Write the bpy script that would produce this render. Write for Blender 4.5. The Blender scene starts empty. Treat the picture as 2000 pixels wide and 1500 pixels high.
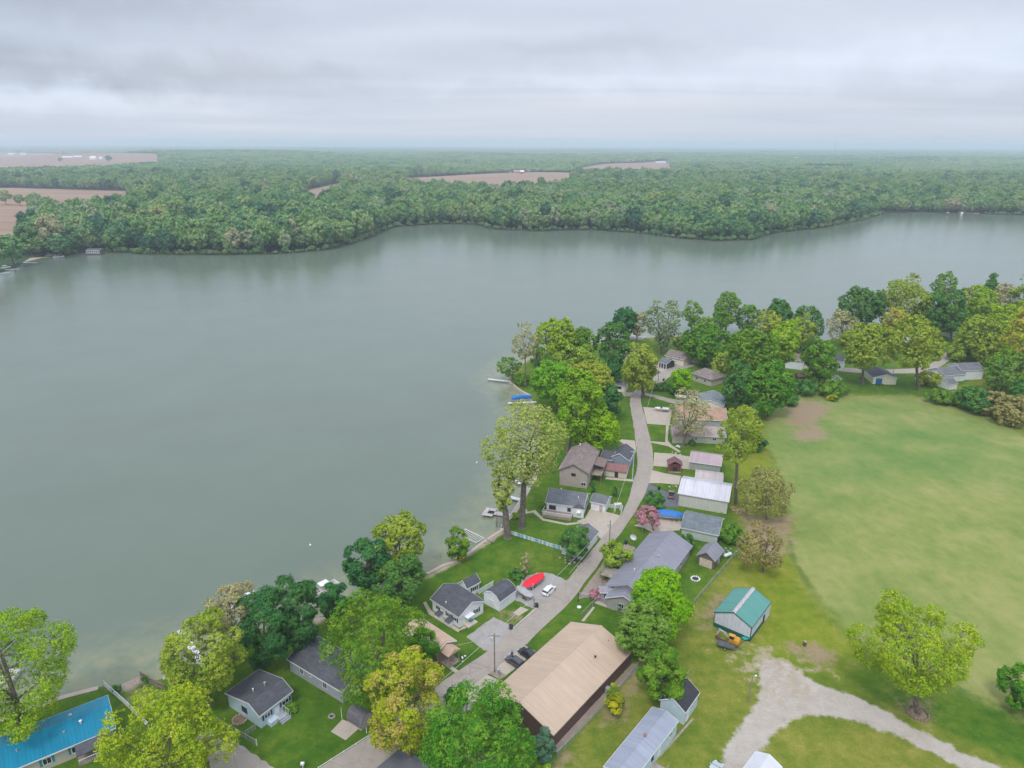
import bpy, bmesh, math, random
import numpy as np
from mathutils import Vector, Matrix
R = math.radians
SC = bpy.context.scene
COL = SC.collection
random.seed(7)
rng = np.random.default_rng(11)

# ---------------------------------------------------------------- camera
FPX, PITCH, ROLL, CAMH = 1370.0, R(18.9), R(0.2), 100.0
cF = np.array([0, math.cos(PITCH), -math.sin(PITCH)])
r0 = np.array([1.0, 0, 0]); u0 = np.array([0, math.sin(PITCH), math.cos(PITCH)])
cR = r0*math.cos(ROLL) + u0*math.sin(ROLL)
cU = u0*math.cos(ROLL) - r0*math.sin(ROLL)
cam = bpy.data.cameras.new('camera'); camo = bpy.data.objects.new('camera', cam); COL.objects.link(camo)
cam.sensor_width = 36; cam.lens = FPX/2000*36; cam.clip_start = 1; cam.clip_end = 90000
M = Matrix(((cR[0], cU[0], -cF[0], 0), (cR[1], cU[1], -cF[1], 0), (cR[2], cU[2], -cF[2], CAMH), (0, 0, 0, 1)))
camo.matrix_world = M
SC.camera = camo

# ---------------------------------------------------------------- light and sky
SC.view_settings.view_transform = 'Standard'; SC.view_settings.look = 'None'
SC.view_settings.exposure = 0.24; SC.view_settings.gamma = 1; SC.view_settings.use_curve_mapping = False
ZEN = 2.0     # keeps the low sky at its own brightness while the zenith is twice as bright
HAZE = 0.00014
SUN_EL, SUN_AZ = R(58), R(200)     # azimuth clockwise from +Y
sun = bpy.data.lights.new('sun', 'SUN'); suno = bpy.data.objects.new('sun', sun); COL.objects.link(suno)
sun.energy = 1.5; sun.angle = R(14); sun.color = (1, 0.96, 0.9)
sd = Vector((math.sin(SUN_AZ)*math.cos(SUN_EL), math.cos(SUN_AZ)*math.cos(SUN_EL), math.sin(SUN_EL)))
suno.rotation_euler = sd.to_track_quat('Z', 'Y').to_euler()

def nd(nt, t, **kw):
    n = nt.nodes.new(t)
    for k, v in kw.items():
        if k.startswith('i_'): n.inputs[k[2:].replace('_', ' ')].default_value = v
        else: setattr(n, k, v)
    return n
def ln(nt, a, b): nt.links.new(a, b)
def math_n(nt, op, a, b=None, c=None, clamp=False):
    n = nt.nodes.new('ShaderNodeMath'); n.operation = op; n.use_clamp = clamp
    for i, v in enumerate((a, b, c)):
        if v is None: continue
        if isinstance(v, (int, float)): n.inputs[i].default_value = v
        else: nt.links.new(v, n.inputs[i])
    return n.outputs[0]
def mixc(nt, f, a, b, mode='MIX'):
    n = nt.nodes.new('ShaderNodeMix'); n.data_type = 'RGBA'; n.blend_type = mode
    for s, v in ((0, f), (6, a), (7, b)):
        if isinstance(v, (int, float)): n.inputs[s].default_value = v
        elif isinstance(v, tuple): n.inputs[s].default_value = (*v[:3], 1)
        else: nt.links.new(v, n.inputs[s])
    return n.outputs[2]
def ramp(nt, f, stops, interp='LINEAR'):
    n = nt.nodes.new('ShaderNodeValToRGB'); cr = n.color_ramp; cr.interpolation = interp
    while len(cr.elements) < len(stops): cr.elements.new(0.5)
    for e, (p, c) in zip(cr.elements, stops):
        e.position = p; e.color = (*c, 1) if isinstance(c, tuple) else (c, c, c, 1)
    if f is not None: nt.links.new(f, n.inputs[0])
    return n.outputs[0]
def noise(nt, vec, scale, detail=4, rough=0.55, dist=0.0, dim='3D'):
    n = nt.nodes.new('ShaderNodeTexNoise'); n.noise_dimensions = dim
    n.inputs['Scale'].default_value = scale; n.inputs['Detail'].default_value = detail
    n.inputs['Roughness'].default_value = rough; n.inputs['Distortion'].default_value = dist
    if vec is not None: nt.links.new(vec, n.inputs['Vector'])
    return n.outputs[0]
def vscale(nt, vec, s):
    n = nt.nodes.new('ShaderNodeMapping'); n.inputs['Scale'].default_value = s
    nt.links.new(vec, n.inputs['Vector']); return n.outputs[0]
def smooth(nt, v, lo, hi):
    n = nt.nodes.new('ShaderNodeMapRange'); n.interpolation_type = 'SMOOTHSTEP'
    nt.links.new(v, n.inputs[0]); n.inputs[1].default_value = lo; n.inputs[2].default_value = hi
    return n.outputs[0]

W = bpy.data.worlds.new('World'); SC.world = W; W.use_nodes = True
nt = W.node_tree; nt.nodes.clear()
out = nd(nt, 'ShaderNodeOutputWorld'); bg = nd(nt, 'ShaderNodeBackground'); bg.inputs[1].default_value = 0.1
ln(nt, bg.outputs[0], out.inputs[0])
sky = nd(nt, 'ShaderNodeTexSky'); sky.sky_type = 'NISHITA'; sky.sun_disc = False
sky.sun_elevation = SUN_EL; sky.sun_rotation = SUN_AZ; sky.altitude = 200; sky.air_density = 1; sky.dust_density = 2
tc = nd(nt, 'ShaderNodeTexCoord'); D = tc.outputs['Generated']
sx = nd(nt, 'ShaderNodeSeparateXYZ'); ln(nt, D, sx.inputs[0])
z = math_n(nt, 'MAXIMUM', sx.outputs[2], 0.0)
den = math_n(nt, 'ADD', z, 0.045)
px = math_n(nt, 'DIVIDE', sx.outputs[0], den); py = math_n(nt, 'DIVIDE', sx.outputs[1], den)
cx = nd(nt, 'ShaderNodeCombineXYZ'); ln(nt, px, cx.inputs[0]); ln(nt, py, cx.inputs[1])
n1 = noise(nt, vscale(nt, cx.outputs[0], (0.06, 0.12, 1)), 1.0, 5, 0.5, 0.4)
n2 = noise(nt, vscale(nt, cx.outputs[0], (0.15, 0.27, 1)), 1.0, 7, 0.55, 0.9)
n3 = noise(nt, vscale(nt, cx.outputs[0], (0.02, 0.05, 1)), 1.7, 3, 0.5, 0.2)
s = math_n(nt, 'ADD', math_n(nt, 'MULTIPLY', n1, 0.55), math_n(nt, 'ADD', math_n(nt, 'MULTIPLY', n2, 0.3), math_n(nt, 'MULTIPLY', n3, 0.25)))
cl = ramp(nt, s, [(0.42, (4.1, 4.6, 5.5)), (0.52, (5.15, 5.7, 6.7)), (0.60, (6.05, 6.45, 7.3)), (0.70, (7.9, 7.95, 8.4))])
# overcast: brighter towards the zenith, pale at the horizon
up = ramp(nt, z, [(0.0, 0.5), (0.16, 0.51), (0.32, 0.72), (0.6, 0.88), (1.0, 0.98)])
wv = noise(nt, D, 7, 4, 0.6); wv2 = noise(nt, D, 23, 4, 0.6)
az = math_n(nt, 'ADD', math_n(nt, 'MULTIPLY', math_n(nt, 'ARCTAN2', sx.outputs[0], sx.outputs[1]), 57.3), math_n(nt, 'MULTIPLY', math_n(nt, 'SUBTRACT', wv, 0.5), 30))
el = math_n(nt, 'ADD', math_n(nt, 'MULTIPLY', z, 57.3), math_n(nt, 'ADD', math_n(nt, 'MULTIPLY', math_n(nt, 'SUBTRACT', wv, 0.5), 5), math_n(nt, 'MULTIPLY', math_n(nt, 'SUBTRACT', wv2, 0.5), 1.6)))
banks = 1.0
for a0, e0, sa, se, am in ((-33, 2.7, 12, .8, .30), (30, 5.6, 18, 1.8, .22), (4, 4.6, 11, .7, .12), (-26, 4.7, 20, 1.0, -.17), (-30, 8.2, 17, 1.1, -.13), (33, 2.9, 10, .8, -.08), (8, 6.6, 12, .7, -.10), (-8, 7.6, 10, .8, .06), (55, 22, 45, 9, .30), (-45, 20, 30, 8, -.12)):
    q = math_n(nt, 'ADD', math_n(nt, 'POWER', math_n(nt, 'ABSOLUTE', math_n(nt, 'DIVIDE', math_n(nt, 'SUBTRACT', az, a0), sa)), 2.0), math_n(nt, 'POWER', math_n(nt, 'ABSOLUTE', math_n(nt, 'DIVIDE', math_n(nt, 'SUBTRACT', el, e0), se)), 2.0))
    banks = math_n(nt, 'ADD', math_n(nt, 'MULTIPLY', math_n(nt, 'EXPONENT', math_n(nt, 'MULTIPLY', q, -1.0)), am), banks)
cl = mixc(nt, 1.0, cl, banks, 'MULTIPLY')
cl = mixc(nt, 1.0, cl, up, 'MULTIPLY'); cl = mixc(nt, 1.0, cl, (ZEN, ZEN, ZEN), 'MULTIPLY')
hz = ramp(nt, z, [(0.0, 0.75), (0.03, 0.4), (0.075, 0.0)])
cl = mixc(nt, hz, cl, (5.9, 6.25, 7.0))
fin = mixc(nt, 0.94, sky.outputs[0], cl)
ln(nt, fin, bg.inputs[0])

# ---------------------------------------------------------------- measuring helpers
def ray(x, y): return cF*FPX + cR*(x-1000) - cU*(y-750)
def g(x, y, z=0.0):
    d = ray(x, y); t = (z-CAMH)/d[2]
    return np.array([d[0]*t, d[1]*t, z])
def proj(P):
    q = P - np.array([0, 0, CAMH]); f = q @ cF
    return 1000 + FPX*(q @ cR)/f, 750 - FPX*(q @ cU)/f
def depth(P): return float((np.asarray(P) - np.array([0, 0, CAMH])) @ cF)
def G(pts, z=0.0): return [g(x, y, z) for x, y in pts]
def hgt(P, x, y):        # height above P seen at pixel (x, y)
    d = ray(x, y); t = P[1]/d[1]; return CAMH + t*d[2]

def obj(name, verts, faces, mats, parent=None, smooth_=False, mi=None):
    me = bpy.data.meshes.new(name)
    me.from_pydata([tuple(v) for v in verts], [], faces)
    for m in (mats if isinstance(mats, (list, tuple)) else [mats]): me.materials.append(m)
    if mi is not None: me.polygons.foreach_set('material_index', mi)
    if smooth_: me.polygons.foreach_set('use_smooth', [True]*len(me.polygons))
    me.update()
    o = bpy.data.objects.new(name, me); COL.objects.link(o)
    if parent: o.parent = parent
    return o
def npobj(name, V, Q, mats, parent=None, mi=None, link=True):
    me = bpy.data.meshes.new(name); n = len(Q); k = Q.shape[1]
    me.vertices.add(len(V)); me.vertices.foreach_set('co', V.astype(np.float32).ravel())
    me.loops.add(n*k); me.loops.foreach_set('vertex_index', Q.astype(np.int32).ravel())
    me.polygons.add(n); me.polygons.foreach_set('loop_start', np.arange(0, n*k, k, dtype=np.int32))
    for m in (mats if isinstance(mats, (list, tuple)) else [mats]): me.materials.append(m)
    if mi is not None: me.polygons.foreach_set('material_index', mi.astype(np.int32))
    me.update(calc_edges=True)
    o = bpy.data.objects.new(name, me)
    if link: COL.objects.link(o)
    if parent: o.parent = parent
    return o
def tag(o, label=None, cat=None, group=None, kind=None):
    if label: o['label'] = label
    if cat: o['category'] = cat
    if group: o['group'] = group
    if kind: o['kind'] = kind
    return o
def empty(name, loc, rz=0.0, label=None, cat=None, group=None):
    o = bpy.data.objects.new(name, None); o.empty_display_size = 0.3; COL.objects.link(o)
    o.location = tuple(loc); o.rotation_euler = (0, 0, rz)
    return tag(o, label, cat, group)

# ---------------------------------------------------------------- materials
MATS = {}
def newmat(name):
    m = bpy.data.materials.new(name); m.use_nodes = True; nt = m.node_tree
    b = nt.nodes['Principled BSDF']; return m, nt, b
def bump(nt, b, h, strength=0.3, dist=0.05):
    n = nt.nodes.new('ShaderNodeBump'); n.inputs['Strength'].default_value = strength; n.inputs['Distance'].default_value = dist
    nt.links.new(h, n.inputs['Height']); nt.links.new(n.outputs[0], b.inputs['Normal'])
def objco(nt): return nd(nt, 'ShaderNodeTexCoord').outputs['Object']
def geopos(nt): return nd(nt, 'ShaderNodeNewGeometry').outputs['Position']
def paint(name, col, rough=0.6, var=0.12, scale=1.2, metal=0.0):
    if name in MATS: return MATS[name]
    m, nt, b = newmat(name); c = objco(nt)
    n = noise(nt, c, scale, 5, 0.6); n2 = noise(nt, c, scale*9, 3, 0.6)
    f = math_n(nt, 'ADD', math_n(nt, 'MULTIPLY', n, 0.7), math_n(nt, 'MULTIPLY', n2, 0.3))
    lo = tuple(x*(1-var*2) for x in col); hi = tuple(min(1, x*(1+var)) for x in col)
    ln(nt, ramp(nt, f, [(0.35, lo), (0.62, hi)]), b.inputs['Base Color'])
    b.inputs['Roughness'].default_value = rough; b.inputs['Metallic'].default_value = metal
    MATS[name] = m; return m
def siding(name, col, pitch=0.2, vert=False, rough=0.6):
    if name in MATS: return MATS[name]
    m, nt, b = newmat(name); c = objco(nt); s = nd(nt, 'ShaderNodeSeparateXYZ'); ln(nt, c, s.inputs[0])
    if vert: v = math_n(nt, 'ADD', s.outputs[0], s.outputs[1])
    else: v = s.outputs[2]
    fr = math_n(nt, 'FRACT', math_n(nt, 'DIVIDE', v, pitch))
    line = math_n(nt, 'LESS_THAN', fr, 0.14)
    n = noise(nt, c, 0.9, 5, 0.6)
    base = ramp(nt, n, [(0.3, tuple(x*0.86 for x in col)), (0.65, col)])
    ln(nt, mixc(nt, math_n(nt, 'MULTIPLY', line, 0.22), base, tuple(x*0.5 for x in col)), b.inputs['Base Color'])
    bump(nt, b, fr, 0.5, 0.02); b.inputs['Roughness'].default_value = rough
    MATS[name] = m; return m
def metalroof(name, col, pitch=0.9, rough=0.42, var=0.1, spec=0.5):
    if name in MATS: return MATS[name]
    m, nt, b = newmat(name); c = objco(nt); s = nd(nt, 'ShaderNodeSeparateXYZ'); ln(nt, c, s.inputs[0])
    fr = math_n(nt, 'FRACT', math_n(nt, 'DIVIDE', s.outputs[0], pitch))
    rib = math_n(nt, 'LESS_THAN', math_n(nt, 'ABSOLUTE', math_n(nt, 'SUBTRACT', fr, 0.5)), 0.09)
    pan = nd(nt, 'ShaderNodeTexWhiteNoise', noise_dimensions='1D'); ln(nt, math_n(nt, 'FLOOR', math_n(nt, 'DIVIDE', s.outputs[0], pitch)), pan.inputs['W'])
    n = noise(nt, vscale(nt, c, (1, 0.25, 1)), 0.5, 6, 0.65)
    f = math_n(nt, 'ADD', math_n(nt, 'MULTIPLY', n, 0.8), math_n(nt, 'MULTIPLY', pan.outputs[0], 0.2))
    base = ramp(nt, f, [(0.3, tuple(x*(1-var*1.6) for x in col)), (0.7, tuple(min(1, x*(1+var)) for x in col))])
    ln(nt, mixc(nt, math_n(nt, 'MULTIPLY', rib, 0.25), base, tuple(x*0.62 for x in col)), b.inputs['Base Color'])
    bump(nt, b, rib, 0.7, 0.04); b.inputs['Roughness'].default_value = rough
    b.inputs['Specular IOR Level'].default_value = spec
    MATS[name] = m; return m
def shingle(name, col, rough=0.85):
    if name in MATS: return MATS[name]
    m, nt, b = newmat(name); c = objco(nt)
    br = nd(nt, 'ShaderNodeTexBrick'); ln(nt, c, br.inputs['Vector'])
    br.inputs['Scale'].default_value = 1.0; br.inputs['Brick Width'].default_value = 0.9; br.inputs['Row Height'].default_value = 0.22
    br.inputs['Mortar Size'].default_value = 0.012
    for k, f in (('Color1', 0.8), ('Color2', 1.12), ('Mortar', 0.6)): br.inputs[k].default_value = (*(x*f for x in col), 1)
    n = noise(nt, c, 0.45, 6, 0.65)
    sp = noise(nt, c, 7, 3, 0.7)
    k = math_n(nt, 'ADD', math_n(nt, 'MULTIPLY', n, 0.75), math_n(nt, 'MULTIPLY', sp, 0.35))
    ln(nt, mixc(nt, 1.0, br.outputs[0], ramp(nt, k, [(0.35, 0.72), (0.7, 1.22)]), 'MULTIPLY'), b.inputs['Base Color'])
    bump(nt, b, br.outputs[1], 0.4, 0.02); b.inputs['Roughness'].default_value = rough
    MATS[name] = m; return m
def glassmat():
    if 'window_glass' in MATS: return MATS['window_glass']
    m, nt, b = newmat('window_glass'); b.inputs['Base Color'].default_value = (0.03, 0.035, 0.045, 1)
    b.inputs['Roughness'].default_value = 0.08; b.inputs['Specular IOR Level'].default_value = 0.6
    MATS['window_glass'] = m; return m
WHITE = paint('white_paint', (0.74, 0.75, 0.77), 0.5, 0.05)
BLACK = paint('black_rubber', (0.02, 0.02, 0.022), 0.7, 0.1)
GREYM = paint('galvanised_metal', (0.42, 0.43, 0.45), 0.4, 0.1, metal=0.3)
WOODM = paint('weathered_wood', (0.3, 0.24, 0.19), 0.8, 0.2)
BARKM = paint('bark', (0.17, 0.14, 0.115), 0.9, 0.3, 2.0)
CONC = paint('concrete', (0.52, 0.45, 0.38), 0.85, 0.12, 0.4)
# ---------------------------------------------------------------- land, lake, roads
LAKE_PX = [(-700, 1600), (-260, 1470), (0, 1408), (110, 1366), (190, 1345), (203, 1338), (232, 1338), (275, 1318), (300, 1330), (332, 1321), (390, 1296), (450, 1258), (520, 1228),
    (590, 1212), (628, 1205), (672, 1178), (720, 1158), (790, 1138), (834, 1120), (865, 1104), (895, 1094), (940, 1061), (981, 1034), (990, 1014), (1000, 1006),
    (1016, 981), (1030, 958), (1043, 937), (1050, 905), (1054, 870), (1056, 830), (1050, 800), (1036, 773), (1016, 762), (996, 746), (1000, 733), (1010, 718),
    (1040, 700), (1085, 688), (1140, 676), (1190, 667), (1245, 661), (1320, 657), (1400, 664), (1500, 668), (1590, 668), (1645, 660), (1700, 640), (1760, 622),
    (1850, 604), (2000, 592), (2300, 575), (3200, 560), (3800, 470), (3300, 440), (2200, 424), (2000, 420), (1900, 417), (1800, 415), (1730, 416), (1680, 430), (1600, 445), (1510, 455),
    (1470, 468), (1400, 470), (1330, 465), (1250, 455), (1150, 448), (1050, 451), (960, 447), (930, 438), (850, 437), (770, 443), (745, 452), (700, 472),
    (640, 488), (560, 494), (520, 496), (450, 497), (300, 497), (200, 491), (150, 493), (118, 501), (80, 504), (45, 512), (20, 524), (0, 532), (-120, 545), (-700, 575), (-1600, 720), (-1500, 1200)]
def P2(px): return np.array([p[:2] for p in G(px)])
LAKE = P2(LAKE_PX)
def sdf(P, poly, pad=40.0):
    out = np.full(len(P), -pad); mn = poly.min(0)-pad; mx = poly.max(0)+pad
    idx = np.where((P[:, 0] > mn[0]) & (P[:, 0] < mx[0]) & (P[:, 1] > mn[1]) & (P[:, 1] < mx[1]))[0]
    if not len(idx): return out
    Q = P[idx]; d = np.full(len(Q), 1e9); ins = np.zeros(len(Q), bool)
    for i in range(len(poly)):
        a = poly[i]; b = poly[(i+1) % len(poly)]; e = b-a; w = Q-a
        t = np.clip((w@e)/max(1e-9, e@e), 0, 1); q = w-np.outer(t, e); d = np.minimum(d, (q**2).sum(1))
        c = ((a[1] > Q[:, 1]) != (b[1] > Q[:, 1])); dy = (b[1]-a[1]) if abs(b[1]-a[1]) > 1e-12 else 1e-12
        ins ^= c & (Q[:, 0] < (b[0]-a[0])*(Q[:, 1]-a[1])/dy + a[0])
    d = np.sqrt(d); out[idx] = np.maximum(-pad, np.minimum(pad, np.where(ins, d, -d))); return out
# regions of ground cover, traced from the picture onto the ground
REG = {
 'lawn': [[(-400, 1620), (0, 1408), (110, 1366), (190, 1345), (330, 1321), (450, 1258), (590, 1212), (720, 1158), (834, 1120), (895, 1094), (981, 1034), (1043, 937), (1056, 830), (996, 746),
           (1040, 700), (1190, 667), (1645, 660), (1850, 604), (2300, 575), (2300, 700), (1900, 700), (1640, 762), (1520, 770), (1490, 800), (1440, 880), (1432, 990), (1445, 1070), (1355, 1180), (1300, 1240), (1240, 1290),
           (1130, 1420), (1000, 1600), (-400, 1800)],
          [(1560, 735), (1700, 726), (1900, 735), (1830, 790), (1700, 770), (1600, 768)],
          [(1790, 1290), (1900, 1340), (2200, 1480), (2200, 1640), (2010, 1500), (1830, 1420), (1700, 1352), (1640, 1320), (1690, 1295)]],
 'field': [[(1490, 800), (1500, 870), (1528, 950), (1546, 1020), (1543, 1080), (1566, 1120), (1600, 1175), (1650, 1232), (1692, 1272), (1750, 1300), (1870, 1345), (1930, 1375), (2000, 1405), (2400, 1560),
            (2900, 1300), (2500, 900), (2000, 850), (1930, 812), (1850, 790), (1780, 771), (1700, 772), (1600, 769), (1530, 772)]],
 'wild': [[(1440, 800), (1500, 800), (1515, 900), (1545, 1010), (1540, 1090), (1600, 1190), (1690, 1275), (1650, 1330), (1470, 1290), (1440, 1100), (1445, 1000), (1435, 900)]],
 'bare': [[(1535, 790), (1590, 782), (1625, 795), (1590, 835), (1540, 830)], [(1550, 838), (1600, 832), (1620, 850), (1590, 862), (1553, 860)],
          [(1448, 1000), (1500, 1010), (1547, 1005), (1540, 1075), (1500, 1085), (1455, 1050)], [(983, 1210), (1003, 1196), (1013, 1202), (994, 1218)],
          [(258, 1352), (275, 1332), (300, 1340), (290, 1365), (262, 1368)], [(1540, 1255), (1610, 1262), (1640, 1290), (1600, 1300), (1545, 1275)],
          [(1375, 1190), (1400, 1160), (1415, 1165), (1390, 1215), (1372, 1225)], [(1085, 1490), (1115, 1470), (1105, 1540), (1080, 1540)], [(1180, 1393), (1215, 1388), (1205, 1412), (1178, 1408)],
          [(1235, 1340), (1245, 1300), (1262, 1300), (1240, 1350), (1205, 1390), (1198, 1380)],
          [(1770, 1375), (1790, 1368), (1812, 1378), (1815, 1395), (1795, 1403), (1772, 1398)]],
 'gravel': [[(1478, 1296), (1500, 1288), (1545, 1300), (1590, 1332), (1625, 1345), (1690, 1368), (1745, 1400), (1800, 1428), (1900, 1478), (1960, 1502), (2100, 1570), (2000, 1570), (1870, 1494), (1750, 1436),
             (1650, 1403), (1590, 1396), (1555, 1400), (1515, 1428), (1465, 1500), (1430, 1560), (1370, 1560), (1400, 1498), (1440, 1425), (1478, 1372), (1484, 1340)]],
 'gravel2': [[(1400, 1260), (1470, 1250), (1560, 1270), (1620, 1320), (1560, 1400), (1470, 1370), (1440, 1310)]],
 'sand': [[(200, 1344), (232, 1334), (272, 1316), (286, 1330), (240, 1352)], [(600, 1212), (636, 1188), (660, 1175), (668, 1182), (640, 1202), (622, 1220)], [(830, 1128), (895, 1086), (980, 1030), (985, 1040), (900, 1096), (834, 1130)],
          [(120, 502), (60, 503), (30, 522), (44, 522), (70, 511)], [(1872, 409), (1912, 409), (1915, 418), (1870, 417)]],
 'plough': [[(-900, 391), (0, 393), (50, 397), (66, 430), (38, 492), (0, 500), (-900, 510)], [(-900, 368), (20, 367), (130, 370), (248, 373), (255, 414), (120, 430), (90, 412), (-900, 408)],
            [(-900, 296), (0, 297), (100, 299), (180, 303), (240, 306), (315, 312), (320, 327), (240, 334), (120, 340), (-900, 337)],
            [(598, 372), (655, 359), (672, 364), (655, 392), (640, 408), (600, 412)], [(770, 349), (805, 347), (930, 340), (1000, 336.5), (1130, 338), (1110, 345), (1120, 366), (1060, 384), (930, 384), (820, 374), (770, 356)],
            [(1115, 329), (1170, 322), (1230, 319), (1304, 314), (1310, 322), (1318, 338), (1240, 346), (1140, 345)]],
 'hay': [[(1090, 336), (1125, 337), (1140, 346), (1110, 350), (1080, 343), (1020, 336)], [(1304, 320), (1330, 322), (1325, 328), (1308, 328)]],
}
REGW = {k: [P2(p) for p in v] for k, v in REG.items()}
def axis(a, b, step, far_lo, far_hi, k):
    mid = list(np.arange(a, b+0.01, step)); s = step; x = b
    while x < far_hi: s = min(s*k, 900); x += s; mid.append(x)
    s = step; x = a; lo = []
    while x > far_lo: s = min(s*k, 900); x -= s; lo.append(x)
    return np.array(lo[::-1]+mid)
XS = axis(-130, 330, 1.15, -30000, 30000, 1.026)
YS = axis(78, 300, 1.0, -300, 30000, 1.0135)
def terrain(x, y):
    d = np.hypot(x, y); f = np.clip((d-1900)/2500, 0, 1)
    n = np.sin(x*0.0021+1.3)*np.cos(y*0.0013+x*0.0006) + 0.6*np.sin(x*0.0047+y*0.0031) + 0.5*np.sin(y*0.0006+2.0+x*0.0003)
    h = f*(n*5+2)
    h += 34*np.exp(-(((x+2150)/1050)**4 + ((y-4700)/800)**2))
    h += 14*np.exp(-(((x+500)/1500)**2 + ((y-5200)/700)**2))
    h += 10*np.exp(-(((x-3500)/1800)**2 + ((y-4800)/700)**2))
    return h
gx, gy = np.meshgrid(XS, YS); P = np.stack([gx.ravel(), gy.ravel()], 1)
sdl = sdf(P, LAKE, 60.0)
wid = np.clip(np.hypot(P[:, 0], P[:, 1])*0.014, 2.0, 14.0)
zz = terrain(P[:, 0], P[:, 1]) - np.clip(sdl/wid, 0, 1)*1.6
nx, ny = len(XS), len(YS)
ii = (np.arange(ny-1)[:, None]*nx + np.arange(nx-1)[None]).ravel()
Q = np.stack([ii, ii+1, ii+nx+1, ii+nx], 1)

gm, nt, b = newmat('ground_cover'); pos = geopos(nt)
def att(nt, n): return nd(nt, 'ShaderNodeAttribute', attribute_name=n).outputs['Fac']
nA = noise(nt, pos, 0.35, 6, 0.65); nB = noise(nt, pos, 0.05, 5, 0.6); nC = noise(nt, pos, 2.2, 4, 0.7); nD = noise(nt, pos, 0.012, 4, 0.6)
streak = noise(nt, vscale(nt, pos, (0.35, 0.2, 1)), 1.0, 5, 0.6)
mixn = math_n(nt, 'ADD', math_n(nt, 'MULTIPLY', nA, 0.4), math_n(nt, 'ADD', math_n(nt, 'MULTIPLY', nB, 0.4), math_n(nt, 'MULTIPLY', nC, 0.2)))
def mask(name, soft, amp, n=nA, off=0.0):
    v = math_n(nt, 'ADD', att(nt, name), math_n(nt, 'MULTIPLY', math_n(nt, 'SUBTRACT', n, 0.5-off/max(amp, 1e-3)), amp))
    return smooth(nt, v, -soft, soft)
olive = ramp(nt, mixn, [(0.36, (0.075, 0.125, 0.014)), (0.46, (0.125, 0.17, 0.02)), (0.54, (0.19, 0.205, 0.032)), (0.62, (0.27, 0.25, 0.06)), (0.70, (0.36, 0.30, 0.13))])
forest = ramp(nt, nD, [(0.3, (0.03, 0.06, 0.025)), (0.7, (0.06, 0.10, 0.04))])
farm = mixc(nt, smooth(nt, att(nt, 'far'), 0.3, 0.7), olive, forest)
lawn = ramp(nt, mixn, [(0.34, (0.03, 0.082, 0.008)), (0.46, (0.056, 0.128, 0.011)), (0.53, (0.088, 0.155, 0.014)), (0.60, (0.14, 0.19, 0.025)), (0.70, (0.22, 0.21, 0.07))])
field = ramp(nt, math_n(nt, 'ADD', math_n(nt, 'MULTIPLY', nB, 0.45), math_n(nt, 'ADD', math_n(nt, 'MULTIPLY', streak, 0.25), math_n(nt, 'ADD', math_n(nt, 'MULTIPLY', nA, 0.16), math_n(nt, 'MULTIPLY', nC, 0.14)))), [(0.35, (0.13, 0.19, 0.045)), (0.45, (0.185, 0.235, 0.06)), (0.53, (0.24, 0.265, 0.08)), (0.61, (0.30, 0.288, 0.11)), (0.7, (0.40, 0.35, 0.18))])
fgreen = smooth(nt, att(nt, 'fgreen'), 0.0, 1.0)
field = mixc(nt, math_n(nt, 'MULTIPLY', fgreen, ramp(nt, nB, [(0.3, 0.8), (0.62, 0.25)])), field, (0.105, 0.20, 0.05))
wild = ramp(nt, mixn, [(0.3, (0.08, 0.15, 0.012)), (0.5, (0.17, 0.22, 0.014)), (0.7, (0.30, 0.27, 0.05))])
bare = ramp(nt, nC, [(0.3, (0.23, 0.155, 0.105)), (0.7, (0.37, 0.265, 0.19))])
ruts = noise(nt, vscale(nt, pos, (0.9, 0.9, 1)), 0.35, 6, 0.75, 1.5)
gravel = ramp(nt, math_n(nt, 'ADD', math_n(nt, 'MULTIPLY', nA, 0.6), math_n(nt, 'MULTIPLY', nC, 0.4)), [(0.3, (0.33, 0.285, 0.24)), (0.5, (0.41, 0.365, 0.32)), (0.7, (0.47, 0.435, 0.395))])
gravel = mixc(nt, math_n(nt, 'MULTIPLY', smooth(nt, ruts, 0.45, 0.6), mask('gravel2', 8.0, 10.0)), gravel, (0.36, 0.30, 0.22))
sand = ramp(nt, nC, [(0.3, (0.30, 0.23, 0.18)), (0.7, (0.48, 0.39, 0.32))])
furrow = noise(nt, vscale(nt, pos, (0.004, 0.03, 1)), 1.0, 5, 0.6)
plough = ramp(nt, furrow, [(0.3, (0.25, 0.165, 0.115)), (0.7, (0.35, 0.24, 0.175))])
c = mixc(nt, mask('lawn', 1.5, 1.0), farm, lawn)
c = mixc(nt, math_n(nt, 'MULTIPLY', mask('wild', 5, 8, nB), 0.75), c, wild)
c = mixc(nt, mask('field', 2.5, 6.0), c, field)
fe = math_n(nt, 'ABSOLUTE', math_n(nt, 'ADD', att(nt, 'field'), math_n(nt, 'MULTIPLY', math_n(nt, 'SUBTRACT', nA, 0.5), 3.0)))
fe = math_n(nt, 'MULTIPLY', math_n(nt, 'SUBTRACT', 1.0, smooth(nt, fe, 0.2, 1.5)), smooth(nt, nB, 0.45, 0.6))
c = mixc(nt, math_n(nt, 'MULTIPLY', fe, 0.55), c, (0.05, 0.11, 0.02))
c = mixc(nt, math_n(nt, 'MULTIPLY', mask('gravel2', 3.0, 40.0, nA, -4.0), 0.8), c, (0.36, 0.31, 0.22))
c = mixc(nt, math_n(nt, 'MULTIPLY', mask('bare', 2.5, 14.0, nA, -0.3), 0.85), c, bare)
c = mixc(nt, mask('gravel', 0.5, 4.0), c, gravel)
c = mixc(nt, mask('sand', 0.8, 2.0), c, sand)
c = mixc(nt, mask('hay', 6, 4), c, (0.22, 0.3, 0.12))
c = mixc(nt, mask('plough', 6, 6), c, plough)
bed = smooth(nt, att(nt, 'lake'), -0.3, 0.5)
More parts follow.
